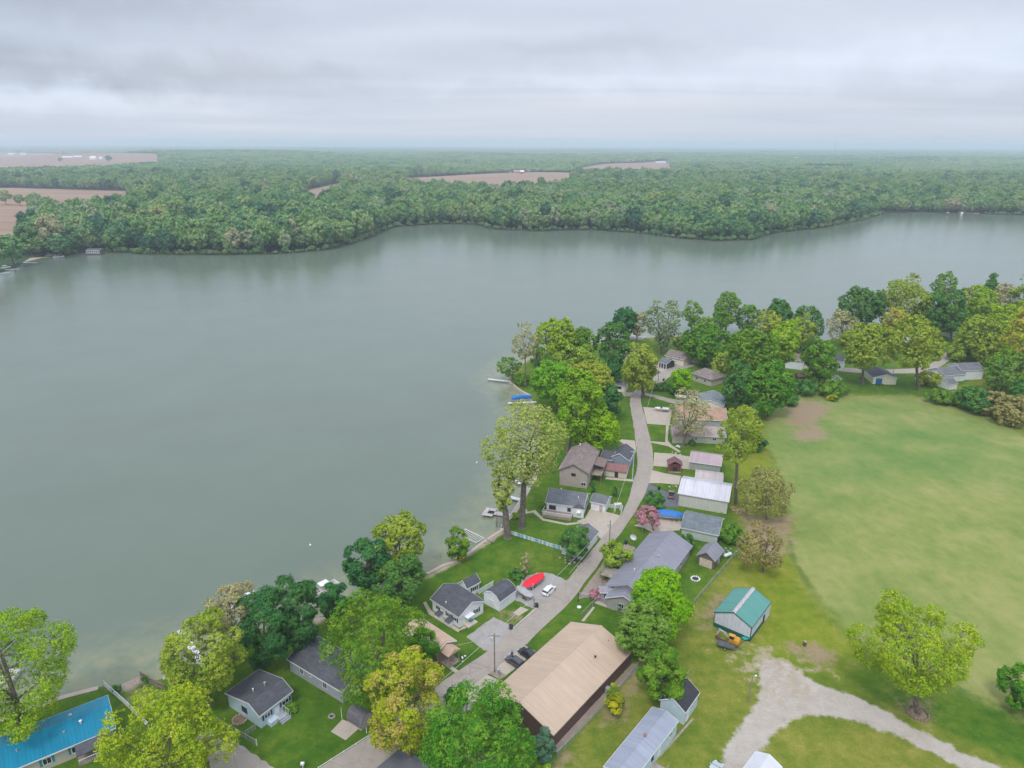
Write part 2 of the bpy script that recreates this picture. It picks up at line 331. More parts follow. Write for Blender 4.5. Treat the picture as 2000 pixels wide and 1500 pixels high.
c = mixc(nt, bed, c, mixc(nt, att(nt, 'far'), (0.26, 0.22, 0.15), (0.06, 0.08, 0.035)))
ln(nt, c, b.inputs['Base Color']); b.inputs['Roughness'].default_value = 1.0; b.inputs['Specular IOR Level'].default_value = 0.1
bump(nt, b, math_n(nt, 'ADD', nA, nC), 0.6, 0.15)
ground = npobj('ground', np.column_stack([P, zz]), Q, gm); tag(ground, kind='structure')
def setatt(o, n, v):
    a = o.data.attributes.new(n, 'FLOAT', 'POINT'); a.data.foreach_set('value', v.astype(np.float32))
for k, polys in REGW.items():
    v = np.full(len(P), -60.0)
    for p in polys: v = np.maximum(v, sdf(P, p, 60.0 if k in ('plough', 'hay', 'field', 'wild') else 25.0))
    setatt(ground, k, v)
setatt(ground, 'lake', sdl)
setatt(ground, 'far', np.clip((np.hypot(P[:, 0], P[:, 1])-430)/150, 0, 1))
fg = P2([(1500, 800), (1700, 775), (2000, 860), (2000, 960), (1850, 960), (1700, 960), (1560, 980), (1530, 930)])
setatt(ground, 'fgreen', np.clip(sdf(P, fg, 60)/40+0.5, 0, 1))

# water: shares the land grid where it matters, tinted by its real depth near the banks
keep = np.where((P[:, 0] > -1500) & (P[:, 0] < 2600) & (P[:, 1] > 20) & (P[:, 1] < 1900))[0]
inside = sdl > -12
qk = Q[(inside[Q].any(1)) & (np.abs(P[Q[:, 0], 0]) < 2600)]
used = np.unique(qk); rm = np.full(len(P), -1); rm[used] = np.arange(len(used))
wm, nt, b = newmat('lake_water'); pos = geopos(nt)
dep = att(nt, 'lake')
n = noise(nt, pos, 0.03, 4, 0.6); n4 = noise(nt, pos, 0.25, 5, 0.65)
dd = math_n(nt, 'ADD', dep, math_n(nt, 'MULTIPLY', math_n(nt, 'SUBTRACT', n4, 0.5), 9.0))
deepc = ramp(nt, n, [(0.3, (0.122, 0.154, 0.118)), (0.7, (0.134, 0.168, 0.130))])
shal = ramp(nt, n4, [(0.35, (0.25, 0.25, 0.15)), (0.65, (0.17, 0.21, 0.14))])
near = smooth(nt, dd, 1.0, 23.0)
flt = att(nt, 'near')
near = math_n(nt, 'MAXIMUM', near, math_n(nt, 'SUBTRACT', 1.0, flt))
ln(nt, mixc(nt, near, shal, deepc), b.inputs['Base Color'])
b.inputs['IOR'].default_value = 1.33; b.inputs['Roughness'].default_value = 0.12; b.inputs['Specular IOR Level'].default_value = 0.5
w1 = noise(nt, vscale(nt, pos, (0.5, 1.1, 1)), 1.0, 6, 0.65, 0.3); w2 = noise(nt, vscale(nt, pos, (0.03, 0.08, 1)), 1.0, 3, 0.5)
bump(nt, b, math_n(nt, 'MULTIPLY', w1, ramp(nt, w2, [(0.35, 0.75), (0.65, 1.0)])), 0.8, 0.11)
water = npobj('lake_water', np.column_stack([P[used], np.full(len(used), -0.45)]), rm[qk], wm); tag(water, kind='structure')
setatt(water, 'lake', sdl[used]); setatt(water, 'near', np.clip((420-np.hypot(P[used, 0], P[used, 1]))/60, 0, 1))

def surf(name, col, var=0.12, rough=0.9, scale=0.5, tracks=False):
    m, nt, b = newmat(name); pos = geopos(nt)
    n1 = noise(nt, pos, scale, 6, 0.65); n2 = noise(nt, pos, 5.0, 3, 0.7); n3 = noise(nt, pos, 0.09, 4, 0.6)
    f = math_n(nt, 'ADD', math_n(nt, 'MULTIPLY', n1, 0.45), math_n(nt, 'ADD', math_n(nt, 'MULTIPLY', n2, 0.25), math_n(nt, 'MULTIPLY', n3, 0.3)))
    base = ramp(nt, f, [(0.33, tuple(x*(1-2*var) for x in col)), (0.5, col), (0.66, tuple(min(1, x*(1+var)) for x in col))])
    if name == 'road_asphalt':
        base = mixc(nt, math_n(nt, 'MULTIPLY', smooth(nt, noise(nt, pos, 0.16, 5, 0.7, 1.0), 0.57, 0.68), 0.4), base, (0.2, 0.17, 0.15))
        vo = nd(nt, 'ShaderNodeTexVoronoi', feature='DISTANCE_TO_EDGE'); vo.inputs['Scale'].default_value = 0.22; ln(nt, pos, vo.inputs['Vector'])
        base = mixc(nt, math_n(nt, 'MULTIPLY', math_n(nt, 'SUBTRACT', 1.0, smooth(nt, vo.outputs['Distance'], 0.0, 0.02)), 0.35), base, (0.15, 0.13, 0.12))
        base = mixc(nt, math_n(nt, 'MULTIPLY', smooth(nt, noise(nt, pos, 0.5, 5, 0.75, 0.6), 0.55, 0.72), 0.3), base, (0.46, 0.40, 0.34))
    if name.startswith('concrete'):
        br = nd(nt, 'ShaderNodeTexBrick'); ln(nt, pos, br.inputs['Vector']); br.offset = 0
        br.inputs['Scale'].default_value = 1; br.inputs['Brick Width'].default_value = 3.2; br.inputs['Row Height'].default_value = 3.2; br.inputs['Mortar Size'].default_value = 0.04
        base = mixc(nt, math_n(nt, 'MULTIPLY', br.outputs[1], 0.35), base, tuple(x*0.55 for x in col))
    ln(nt, base, b.inputs['Base Color']); b.inputs['Roughness'].default_value = rough; bump(nt, b, n2, 0.3, 0.03); MATS[name] = m; return m
ROADM = surf('road_asphalt', (0.335, 0.288, 0.25), 0.09)
CONC2 = surf('concrete_slab', (0.43, 0.365, 0.30), 0.09)
ASPH = surf('dark_asphalt', (0.12, 0.125, 0.145), 0.12)
GPAD = surf('grey_gravel', (0.33, 0.31, 0.295), 0.14)
BRG = surf('brown_gravel', (0.27, 0.22, 0.18), 0.2)
def sheet(name, px, mat, lvl=1, rag=0.0, thick=None):
    pts = [np.array(p[:2]) for p in G(px)]; out_ = []
    if rag:
        for i in range(len(pts)):
            a, bb = pts[i], pts[(i+1) % len(pts)]; n = max(1, int(np.linalg.norm(bb-a)/0.7))
            for k in range(n): out_.append(a+(bb-a)*k/n + rng.normal(0, rag, 2))
    else: out_ = pts
    bm = bmesh.new(); zt = thick if thick else 0.02*lvl
    vs = [bm.verts.new((p[0], p[1], zt)) for p in out_]
    f = bm.faces.new(vs)
    if f.calc_area() and f.normal.z < 0: f.normal_flip()
    r = bmesh.ops.extrude_face_region(bm, geom=[f]); 
    for v in [v for v in r['geom'] if isinstance(v, bmesh.types.BMVert)]: v.co.z = -0.3 if thick else zt-0.015
    bmesh.ops.triangulate(bm, faces=bm.faces[:]); bmesh.ops.recalc_face_normals(bm, faces=bm.faces[:])
    me = bpy.data.meshes.new(name); bm.to_mesh(me); bm.free(); me.materials.append(mat)
    o = bpy.data.objects.new(name, me); COL.objects.link(o); return tag(o, kind='structure')
def spline(pts, n=6):
    pts = [np.array(p, float) for p in pts]; out_ = []
    for i in range(len(pts)-1):
        p0 = pts[max(0, i-1)]; p1 = pts[i]; p2 = pts[i+1]; p3 = pts[min(len(pts)-1, i+2)]
        for k in range(n):
            t = k/n; out_.append(0.5*((2*p1)+(-p0+p2)*t+(2*p0-5*p1+4*p2-p3)*t*t+(-p0+3*p1-3*p2+p3)*t**3))
    out_.append(pts[-1]); return out_
def band(name, L, Rr, mat, lvl=1, rag=0.06):
    a = spline(L); c = spline(Rr); n = 60
    def res(s):
        s = [np.array(g(*p)[:2]) for p in s]; dd = np.cumsum([0]+[np.linalg.norm(s[i+1]-s[i]) for i in range(len(s)-1)]); t = np.linspace(0, dd[-1], n)
        return np.column_stack([np.interp(t, dd, [p[k] for p in s]) for k in (0, 1)])
    A, B = res(a), res(c); V = []; F = []; m = 6
    for i in range(n):
        for k in range(m):
            p = A[i]+(B[i]-A[i])*k/(m-1) + (rng.normal(0, rag, 2) if k in (0, m-1) else 0)
            V.append((p[0], p[1], 0.02*lvl + 0.06*(1-abs(2*k/(m-1)-1)**2)))
    for i in range(n-1):
        for k in range(m-1): a0 = i*m+k; F.append((a0, a0+1, a0+m+1, a0+m))
    o = obj(name, V, F, mat); return tag(o, kind='structure')
band('road', [(560, 1545), (622, 1500), (719, 1439), (800, 1382), (860, 1335), (955, 1270), (1003, 1227), (1060, 1172), (1105, 1135), (1150, 1083), (1192, 1030), (1219, 995), (1238, 938), (1245, 904), (1241, 861), (1237, 829), (1230, 790), (1235, 768)],
     [(680, 1560), (740, 1495), (800, 1450), (866, 1385), (920, 1342), (1027, 1259), (1078, 1210), (1120, 1169), (1177, 1090), (1222, 1028), (1250, 985), (1267, 944), (1276, 904), (1274, 876), (1269, 851), (1260, 816), (1252, 785), (1252, 768)], ROADM, 6, 0.1)
band('road', [(1235, 769), (1246, 756), (1268, 742), (1291, 727), (1316, 714), (1342, 707), (1372, 705), (1450, 706), (1540, 712), (1630, 716), (1692, 721), (1780, 720), (1802, 715), (1826, 706), (1852, 684), (1880, 660)],
     [(1253, 769), (1274, 757), (1299, 743), (1319, 729), (1351, 716), (1385, 712), (1450, 713), (1540, 720), (1626, 724), (1692, 729), (1780, 729), (1815, 724), (1840, 714), (1868, 690), (1895, 662), (1900, 655)], ROADM, 1, 0.1)
band('driveway', [(1252, 766), (1266, 768), (1290, 774), (1318, 780), (1345, 782)], [(1253, 771), (1268, 774), (1290, 781), (1316, 788), (1343, 790)], ROADM, 1)
sheet('road', [(380, 1440), (402, 1425), (428, 1428), (475, 1458), (550, 1510), (540, 1570), (420, 1560), (405, 1478)], ROADM, 1, 0.12)
sheet('driveway', [(700, 1505), (715, 1482), (760, 1466), (800, 1470), (850, 1500), (840, 1560), (690, 1550)], ASPH, 4, 0.1)
sheet('parking_pad', [(860, 1390), (890, 1362), (930, 1342), (925, 1380), (880, 1410), (850, 1410)], GPAD, 1, 0.1)
for nm, px, m, r in [
 ('driveway', [(1000, 1161), (1018, 1138), (1030, 1124), (1048, 1119), (1077, 1120), (1106, 1134), (1062, 1183), (1040, 1188), (1003, 1171)], GPAD, .1),
 ('parking_pad', [(910, 1244), (965, 1205), (1005, 1226), (957, 1271), (945, 1269)], GPAD, .08),
 ('concrete_slab', [(1002, 1197), (1017, 1185), (1033, 1191), (1013, 1203)], CONC2, 0),
 ('driveway', [(1152, 995), (1162, 994), (1212, 1007), (1192, 1052), (1178, 1056), (1142, 1026), (1126, 1018), (1143, 1012)], CONC2, 0),
 ('footpath', [(1016, 983), (1022, 984), (1031, 1000), (1045, 996), (1062, 1013), (1105, 1022), (1118, 1021), (1138, 1019), (1138, 1022), (1108, 1026), (1060, 1017), (1041, 1001), (1024, 1004), (1002, 1013), (1000, 1010), (1022, 1001)], CONC2, 0),
 ('driveway', [(1203, 857), (1240, 861), (1243, 882), (1222, 870)], CONC2, 0),
 ('footpath', [(1184, 932), (1239, 937), (1238, 941), (1182, 936)], CONC2, 0),
 ('driveway', [(1256, 795), (1312, 800), (1308, 831), (1264, 828)], CONC2, 0),
 ('footpath', [(1301, 831), (1306, 831), (1304, 860), (1311, 869), (1330, 882), (1326, 884), (1306, 872), (1270, 864), (1270, 862), (1299, 864)], CONC2, 0),
 ('patio', [(1278, 884), (1318, 887), (1347, 892), (1348, 917), (1276, 910)], CONC2, 0),
 ('driveway', [(1271, 918), (1300, 925), (1330, 930), (1326, 947), (1292, 944), (1266, 944)], CONC2, 0),
 ('driveway', [(1265, 944), (1284, 953), (1300, 960), (1326, 962), (1325, 991), (1295, 990), (1258, 976)], ASPH, 0),
 ('driveway', [(1238, 1027), (1262, 1018), (1290, 1006), (1330, 1018), (1328, 1036), (1275, 1040), (1258, 1032)], CONC2, 0),
 ('driveway', [(1222, 1062), (1242, 1070), (1230, 1090), (1205, 1120), (1183, 1150), (1150, 1168), (1128, 1170), (1152, 1134), (1182, 1094)], BRG, .1),
 ('parking_pad', [(1024, 1261), (1046, 1272), (1007, 1306), (985, 1322), (966, 1306)], CONC2, 0),
 ('parking_pad', [(918, 1341), (951, 1318), (976, 1330), (957, 1352), (930, 1372), (895, 1366)], CONC2, 0),
 ('gravel_bed', [(955, 1316), (966, 1306), (990, 1320), (976, 1329)], BRG, .1),
 ('footpath', [(857, 1290), (863, 1287), (897, 1311), (890, 1315)], CONC2, 0),
 ('footpath', [(826, 1177), (832, 1175), (842, 1192), (899, 1230), (895, 1235), (838, 1200)], CONC2, 0),
 ('patio', [(896, 1232), (905, 1222), (928, 1212), (928, 1216), (908, 1228)], CONC2, 0),
 ('concrete_slab', [(646, 1429), (669, 1405), (703, 1421), (675, 1446)], CONC2, 0),
 ('gravel_bed', [(1085, 1452), (1235, 1296), (1247, 1296), (1247, 1304), (1086, 1470)], BRG, .1),
 ('footpath', [(1322, 1436), (1352, 1402), (1356, 1404), (1316, 1450), (1290, 1478), (1284, 1474)], paint('grey_planks', (0.3, 0.27, 0.22), 0.9, 0.2), 0),
 ('footpath', [(1135, 1213), (1158, 1185), (1162, 1187), (1141, 1214)], CONC2, 0),
 ('footpath', [(1175, 1160), (1160, 1178), (1200, 1192), (1206, 1184)], CONC2, 0),
 ('driveway', [(1208, 764), (1236, 767), (1233, 775), (1210, 773)], CONC2, 0),
 ('driveway', [(1268, 716), (1292, 727), (1302, 722), (1280, 712)], CONC2, 0),
 ('footpath', [(1787, 735), (1812, 738), (1826, 744), (1818, 748), (1788, 742)], CONC2, 0)]:
    lv_ = globals().get('lv_', 0)+1; sheet(nm, px, m, 1+0.22*(lv_ % 18), r)
# sea walls along the lawns
def seawall(name, px, label, w=1.1):
    pts = [p[:2] for p in G(px)]; V = []; F = []
    for i, p in enumerate(pts):
        a = pts[max(0, i-1)]; c = pts[min(len(pts)-1, i+1)]; t = (c-a)/np.linalg.norm(c-a); n_ = np.array([-t[1], t[0]])
        for s, zt in ((-w/2, -1.2), (-w/2, 0.14), (w/2, 0.14), (w/2, -1.2)): V.append((*(p+n_*s), zt))
    for i in range(len(pts)-1):
        for k in range(3): a0 = i*4+k; F.append((a0, a0+4, a0+5, a0+1))
    F += [(0, 1, 2, 3), (len(V)-4, len(V)-1, len(V)-2, len(V)-3)]
    return tag(obj(name, V, F, CONC2), label, 'sea wall')
seawall('sea_wall', [(-60, 1428), (0, 1408), (60, 1385), (112, 1365), (192, 1344)], 'pale concrete sea wall edging the lawn by the blue roofed house')
seawall('sea_wall', [(318, 1325), (332, 1321), (360, 1310)], 'short pale sea wall right of the small sandy beach')
seawall('sea_wall', [(834, 1121), (865, 1105), (895, 1095), (920, 1078), (940, 1062), (981, 1035)], 'tan concrete sea wall along the big mown lawn near the dock frame', 0.9)
seawall('sea_wall', [(981, 1035), (990, 1015), (1000, 1007), (1016, 982), (1030, 958), (1043, 937), (1050, 905)], 'pale sea wall running past the docks beside the two tall trees', 1.6)
seawall('sea_wall', [(1036, 773), (1016, 762), (996, 746)], 'curved pale sea wall by the blue covered pontoon boat', 1.0)
# ---------------------------------------------------------------- building kit
class MB:
    def __init__(s): s.V = []; s.F = []
    def add(s, V, F):
        n = len(s.V); s.V += [tuple(map(float, v)) for v in V]; s.F += [tuple(i+n for i in f) for f in F]; return s
    def box(s, x0, x1, y0, y1, z0, z1):
        V = [(x, y, z) for z in (z0, z1) for y in (y0, y1) for x in (x0, x1)]
        return s.add(V, [(0, 2, 3, 1), (4, 5, 7, 6), (0, 1, 5, 4), (2, 6, 7, 3), (0, 4, 6, 2), (1, 3, 7, 5)])
    def prism(s, poly, x0, x1, axis='x'):      # polygon in (y,z) swept along x (or (x,z) along y, (x,y) along z)
        n = len(poly); f = {'x': lambda t, p: (t, p[0], p[1]), 'y': lambda t, p: (p[0], t, p[1]), 'z': lambda t, p: (p[0], p[1], t)}[axis]
        V = [f(x0, p) for p in poly]+[f(x1, p) for p in poly]
        return s.add(V, [tuple(range(n))[::-1], tuple(range(n, 2*n))]+[(i, (i+1) % n, n+(i+1) % n, n+i) for i in range(n)])
    def tube(s, p0, p1, r0, r1=None, n=8, cap=True):
        r1 = r0 if r1 is None else r1; p0 = Vector(p0); p1 = Vector(p1); d = (p1-p0)
        if d.length < 1e-6: return s
        d.normalize(); a = d.orthogonal().normalized(); b = d.cross(a)
        V = [tuple(p+(a*math.cos(6.2832*k/n)+b*math.sin(6.2832*k/n))*r) for p, r in ((p0, r0), (p1, r1)) for k in range(n)]
        F = [(k, (k+1) % n, n+(k+1) % n, n+k) for k in range(n)]
        if cap: F += [tuple(range(n))[::-1], tuple(range(n, 2*n))]
        return s.add(V, F)
    def loft(s, rings, cap=True):
        n = len(rings[0]); V = [p for r in rings for p in r]; F = []
        for i in range(len(rings)-1):
            for k in range(n): F.append((i*n+k, i*n+(k+1) % n, (i+1)*n+(k+1) % n, (i+1)*n+k))
        if cap: F += [tuple(range(n))[::-1], tuple(range((len(rings)-1)*n, len(rings)*n))]
        return s.add(V, F)
    def ball(s, c, r, n=8, m=5, sz=1.0):
        rings = [[(c[0]+r*math.sin(math.pi*(j+.02)/(m+.04))*math.cos(6.2832*k/n), c[1]+r*math.sin(math.pi*(j+.02)/(m+.04))*math.sin(6.2832*k/n), c[2]-r*sz*math.cos(math.pi*j/m)) for k in range(n)] for j in range(m+1)]
        return s.loft(rings)
    def build(s, name, mat, parent=None, smooth_=False):
        o = obj(name, s.V, s.F, mat, parent, smooth_)
        bm = bmesh.new(); bm.from_mesh(o.data); bmesh.ops.recalc_face_normals(bm, faces=bm.faces[:]); bm.to_mesh(o.data); bm.free()
        return o
GLASS = glassmat()
class House: pass
def house(name, label, cat, A, B, C, h, rise, wall, roof, over=0.35, t=0.5, th=0.16, z0=0.0, fascia=WHITE, hip=0.0, gambrel=False, arch=False, base=None, group=None, barge=True):
    """A->B is an eave line in the picture with the roof's other eave (C, or a depth in metres) on its left."""
    PA, PB = g(*A, h+z0), g(*B, h+z0); u = (PB-PA)[:2]; L = np.linalg.norm(u); u /= L; n = np.array([-u[1], u[0]])
    Wd = C if isinstance(C, (int, float)) else max(float((g(*C, h+z0)-PA)[:2]@n), float((g(*C, h+z0)-PB)[:2]@n)*0)
    H = House(); H.L, H.W, H.h, H.over, H.rise, H.t = L, Wd, h, over, rise, t
    H.root = empty(name, (PA[0], PA[1], z0), math.atan2(u[1], u[0]), label, cat, group)
    tw = t*Wd
    if gambrel: prof = [(0, h), (Wd*0.17, h+rise*0.62), (Wd*0.5, h+rise), (Wd*0.83, h+rise*0.62), (Wd, h)]
    elif arch: prof = [(Wd*(0.5-0.5*math.cos(a)), h-0.9+(rise+0.9)*math.sin(a)**0.75) for a in np.linspace(0.02, math.pi-0.02, 13)]
    else: prof = [(0, h), (tw, h+rise), (Wd, h)]
    def rz(y):
        for (y0, z_0), (y1, z_1) in zip(prof, prof[1:]):
            if y0 <= y <= y1+1e-9: return z_0+(z_1-z_0)*(y-y0)/(y1-y0+1e-9)
        return h
    H.rz = rz
    o = over; inner = [(o, rz(o)-th-.01)]+[(y, z_-th-.01) for y, z_ in prof[1:-1]]+[(Wd-o, rz(Wd-o)-th-.01)]
    if hip:
        b = MB(); b.prism([(o, -0.3), (Wd-o, -0.3), (Wd-o, h-.05), (o, h-.05)], o, L-o); H.wall = b.build('wall', wall, H.root)
        b = MB(); e = h; V = [(0, 0, e), (L, 0, e), (L, Wd, e), (0, Wd, e), (hip, tw, e+rise), (L-hip, tw, e+rise), (0, 0, e-th), (L, 0, e-th), (L, Wd, e-th), (0, Wd, e-th)]
        b.add(V, [(0, 1, 5, 4), (1, 2, 5), (2, 3, 4, 5), (3, 0, 4), (0, 6, 7, 1), (1, 7, 8, 2), (2, 8, 9, 3), (3, 9, 6, 0), (6, 9, 8, 7)])
        H.roof = b.build('roof', roof, H.root)
    else:
        b = MB(); b.prism([(o, -0.3)]+inner+[(Wd-o, -0.3)], o, L-o); H.wall = b.build('wall', wall, H.root)
        outp = [(y, z_) for y, z_ in prof]; inn = [(y, z_-th) for y, z_ in prof][::-1]
        b = MB()
        for (y0, z_0), (y1, z_1) in zip(prof, prof[1:]):
            b.prism([(y0, z_0), (y1, z_1), (y1, z_1-th), (y0, z_0-th)], 0, L)
        H.roof = b.build('roof', roof, H.root)
        if barge and fascia is not None and not arch:
            b = MB()
            for x0 in (-0.05, L+0.01):
                for (y0, z_0), (y1, z_1) in zip(prof, prof[1:]): b.prism([(y0, z_0+.02), (y1, z_1+.02), (y1, z_1-th-.06), (y0, z_0-th-.06)], x0, x0+0.04)
            b.box(-0.05, L+0.05, -0.06, -0.012, h-th-.08, h-0.02); b.box(-0.05, L+0.05, Wd+0.012, Wd+0.06, h-th-.08, h-0.02)
            b.build('fascia', fascia, H.root)
    if base is not None:
        MB().box(o-.05, L-o+.05, o-.05, Wd-o+.05, -0.3, 0.45).build('foundation', base, H.root)
    return H
def wallframe(H, side):
    o = H.over
    return {'n': ((o, o), (1, 0), (0, -1), H.L-2*o), 'f': ((H.L-o, H.W-o), (-1, 0), (0, 1), H.L-2*o), 'l': ((o, H.W-o), (0, -1), (-1, 0), H.W-2*o), 'r': ((H.L-o, o), (0, 1), (1, 0), H.W-2*o)}[side]
def onwall(b, H, side, s0, s1, z0, z1, d0, d1):
    (ox, oy), d, nn, ln_ = wallframe(H, side)
    p = [(ox+d[0]*s+nn[0]*q, oy+d[1]*s+nn[1]*q) for s in (s0, s1) for q in (d0, d1)]
    xs = [q[0] for q in p]; ys = [q[1] for q in p]; b.box(min(xs), max(xs), min(ys), max(ys), z0, z1)
def window(H, side, s, z=1.1, w=1.1, hh=1.2, frame=WHITE, shut=None, mull=True):
    ln_ = wallframe(H, side)[3]; c = s*ln_
    b = MB(); f = 0.09
    for a0, a1, q0, q1 in ((c-w/2, c+w/2, z+hh-f, z+hh), (c-w/2, c+w/2, z, z+f), (c-w/2, c-w/2+f, z+f, z+hh-f), (c+w/2-f, c+w/2, z+f, z+hh-f)): onwall(b, H, side, a0, a1, q0, q1, -0.02, 0.06)
    if mull: onwall(b, H, side, c-.03, c+.03, z+f, z+hh-f, 0.0, 0.05)
    wo = b.build('window', frame, H.root)
    b = MB(); onwall(b, H, side, c-w/2+f, c+w/2-f, z+f, z+hh-f, -0.02, 0.02); b.build('pane', GLASS, wo)
    if shut:
        for q in (c-w/2-0.42, c+w/2+0.04):
            b = MB(); onwall(b, H, side, q, q+0.38, z-.02, z+hh+.02, -0.02, 0.05); b.build('shutter', shut, H.root)
def door(H, side, s, w=0.95, hh=2.05, mat=WHITE, z=0.05, name='door', handle=True):
    c = s*wallframe(H, side)[3]; b = MB(); onwall(b, H, side, c-w/2, c+w/2, z, z+hh, -0.02, 0.07); d = b.build(name, mat, H.root)
    if handle and w < 2: b = MB(); onwall(b, H, side, c+w/2-.16, c+w/2-.08, z+.95, z+1.07, 0.07, 0.13); b.build('handle', GREYM, d)
    return d
def vent(H, x, y, r=0.12, hh=0.55, mat=GREYM, cap=False, name='roof_vent'):
    zr = H.rz(y*H.W); b = MB(); b.tube((x*H.L, y*H.W, zr-.1), (x*H.L, y*H.W, zr+hh), r)
    if cap: b.tube((x*H.L, y*H.W, zr+hh), (x*H.L, y*H.W, zr+hh+.12), r*1.8, r*0.6)
    b.build(name, mat, H.roof)
def chimney(H, x, y, w=0.7, hh=1.1, mat=None):
    zr = H.rz(y*H.W); MB().box(x*H.L-w/2, x*H.L+w/2, y*H.W-w/2, y*H.W+w/2, zr-.5, zr+hh).build('chimney', mat or WHITE, H.roof)
def ridgecap(H, mat, w=0.3):
    y = H.t*H.W; z_ = H.h+H.rise; s1 = H.rise/(H.t*H.W); b = MB()
    b.prism([(y-w, z_-w*s1+.03), (y, z_+.05), (y+w, z_-w*s1+.03), (y, z_-.02)], -0.02, H.L+0.02); b.build('ridge_cap', mat, H.roof)

# ---------------------------------------------------------------- houses, barns, garages
dk = shingle('charcoal_shingle', (0.085, 0.088, 0.105)); dk2 = shingle('grey_shingle', (0.15, 0.155, 0.175)); blk = shingle('black_shingle', (0.04, 0.04, 0.05))
teal_sh = paint('teal_shutter', (0.03, 0.25, 0.28), 0.6); navy = paint('dark_shutter', (0.03, 0.05, 0.09), 0.6)
wsd = siding('white_siding', (0.77, 0.79, 0.82)); csd = siding('cream_siding', (0.76, 0.71, 0.57)); bsd = siding('light_blue_siding', (0.47, 0.60, 0.68)); gsd = siding('grey_siding', (0.36, 0.37, 0.42))
tansd = siding('tan_siding', (0.44, 0.37, 0.33)); beige = siding('beige_siding', (0.50, 0.46, 0.40)); brownm = siding('brown_ribbed_wall', (0.115, 0.062, 0.06), 0.9, True); lgrey = siding('pale_ribbed_wall', (0.56, 0.55, 0.50), 0.9, True)
STONE = paint('stone_base', (0.33, 0.29, 0.25), 0.9, 0.2, 3)

H = house('blue_roof_house', 'tan house with a bright blue ribbed metal roof at the lower left corner', 'house', (-75, 1545), (226, 1421), (185, 1367), 3.0, 1.5, beige, metalroof('blue_metal_roof', (0.006, 0.20, 0.33), 0.6, spec=0.25), 0.4)
ridgecap(H, metalroof('blue_metal_roof', (0, 0, 0)))
for s in (.30, .52, .72, .90): window(H, 'n', s, 1.0, 1.3, 1.3, WHITE, teal_sh)
vent(H, .78, .36, .16, .5, WHITE, True); vent(H, .66, .30, .2, .3); vent(H, .72, .7, .3, .25); vent(H, .35, .3)
# porch roof on that house
P0 = MB(); x0, x1 = H.L*.71, H.L*.71+4.4
P0.prism([(-2.3, 2.35), (0.3, 2.95), (0.3, 2.80), (-2.3, 2.20)], x0, x1); P0.build('porch_roof', dk, H.root)
b = MB(); [b.box(x-.07, x+.07, -2.15, -2.01, 0, 2.2) for x in (x0+.15, x1-.15)]; b.box(x0, x1, -2.2, -.02, -.2, .35); b.build('porch', WOODM, H.root)
b = MB(); [b.box(x0+.2+i*.3, x0+.24+i*.3, -2.2, -2.14, .35, 1.2) for i in range(14)]; b.box(x0+.1, x1-.1, -2.22, -2.13, 1.2, 1.28); b.build('railing', WHITE, H.root)

H = house('light_blue_house', 'light blue cottage with a charcoal saltbox roof and front steps at lower left', 'house', (506, 1399), (572, 1349), (444, 1350), 3.2, 1.45, bsd, dk, 0.3, t=0.27)
window(H, 'n', .22, 1.3, 1.3, 1.0, WHITE, navy); window(H, 'n', .80, 1.3, 1.6, 1.0, WHITE, navy); door(H, 'n', .52); window(H, 'l', .52, 1.2, 1.6, 1.3, paint('dark_frame', (.03, .05, .08)))
vent(H, .35, .5, .1, .6, WHITE, True); vent(H, .62, .42, .14, .8, GREYM, True)
b = MB(); c = H.L*.53; [b.box(c-1.0, c+1.0, -1.6-.3*i, .28, -.2, .75-.25*i) for i in range(3)]; b.build('front_steps', paint('grey_steps', (.33, .35, .38)), H.root)
b = MB(); [b.tube((c+1.0, y, .7-max(0, -y-1.5)*.8), (c+1.0, y, 1.7-max(0, -y-1.5)*.8), .03) for y in (.2, -.7, -1.5, -2.1)]; b.tube((c+1.0, .2, 1.7), (c+1.0, -1.5, 1.7), .03); b.build('railing', WHITE, H.root)
MB().box(H.L*.2, H.L*.2+1.8, -1.0, .25, -.1, .9).build('storage_box', paint('blue_box', (.5, .6, .68)), H.root)

H = house('grey_house', 'long grey sided house with a charcoal roof half under the big maple', 'house', (560, 1287), (668, 1352), 8.2, 3.0, 1.7, gsd, dk, 0.3)
window(H, 'n', .24, 1.0, 1.0, 1.5); window(H, 'n', .40, 1.6, .7, .8); window(H, 'n', .68, 1.0, 1.2, 1.5); vent(H, .5, .55, .1, .5, WHITE, True)

H = house('white_house', 'white gabled house with a charcoal roof and striped awning beside the red covered boat', 'house', (840, 1169), (896, 1206), (890, 1138), 3.1, 1.9, wsd, dk, 0.35, base=None)
for s, w in ((.22, 1.6), (.62, 1.2), (.85, 1.2)): window(H, 'n', s, 1.1, w, 1.0, WHITE, navy if s > .3 else None)
window(H, 'r', .72, 1.0, 1.1, 1.2, WHITE, navy); door(H, 'r', .3, .95, 2.05, paint('pale_door', (.6, .62, .6)))
b = MB(); b.prism([(H.W*.22, 2.3), (H.W*.5, 2.3), (H.W*.5, 2.22), (H.W*.22, 2.22)], H.L-.3, H.L+.9); b.build('awning', WHITE, H.root)
b = MB(); b.box(H.L-.33, H.L+1.3, H.W*.2, H.W*.55, -.2, .3); b.build('doorstep', CONC, H.root)
vent(H, .45, .12, .1, .4, WHITE, True)
for x in (.35, .7):
    MB().box(H.L*x-.7, H.L*x+.7, -1.0, .33, 0, .9).build('cellar_box', wsd, H.root); MB().prism([(-1.1, .95), (.33, 1.35), (.33, 1.27), (-1.1, .87)], H.L*x-.8, H.L*x+.8).build('cellar_box_roof', dk, H.root)
WH = H
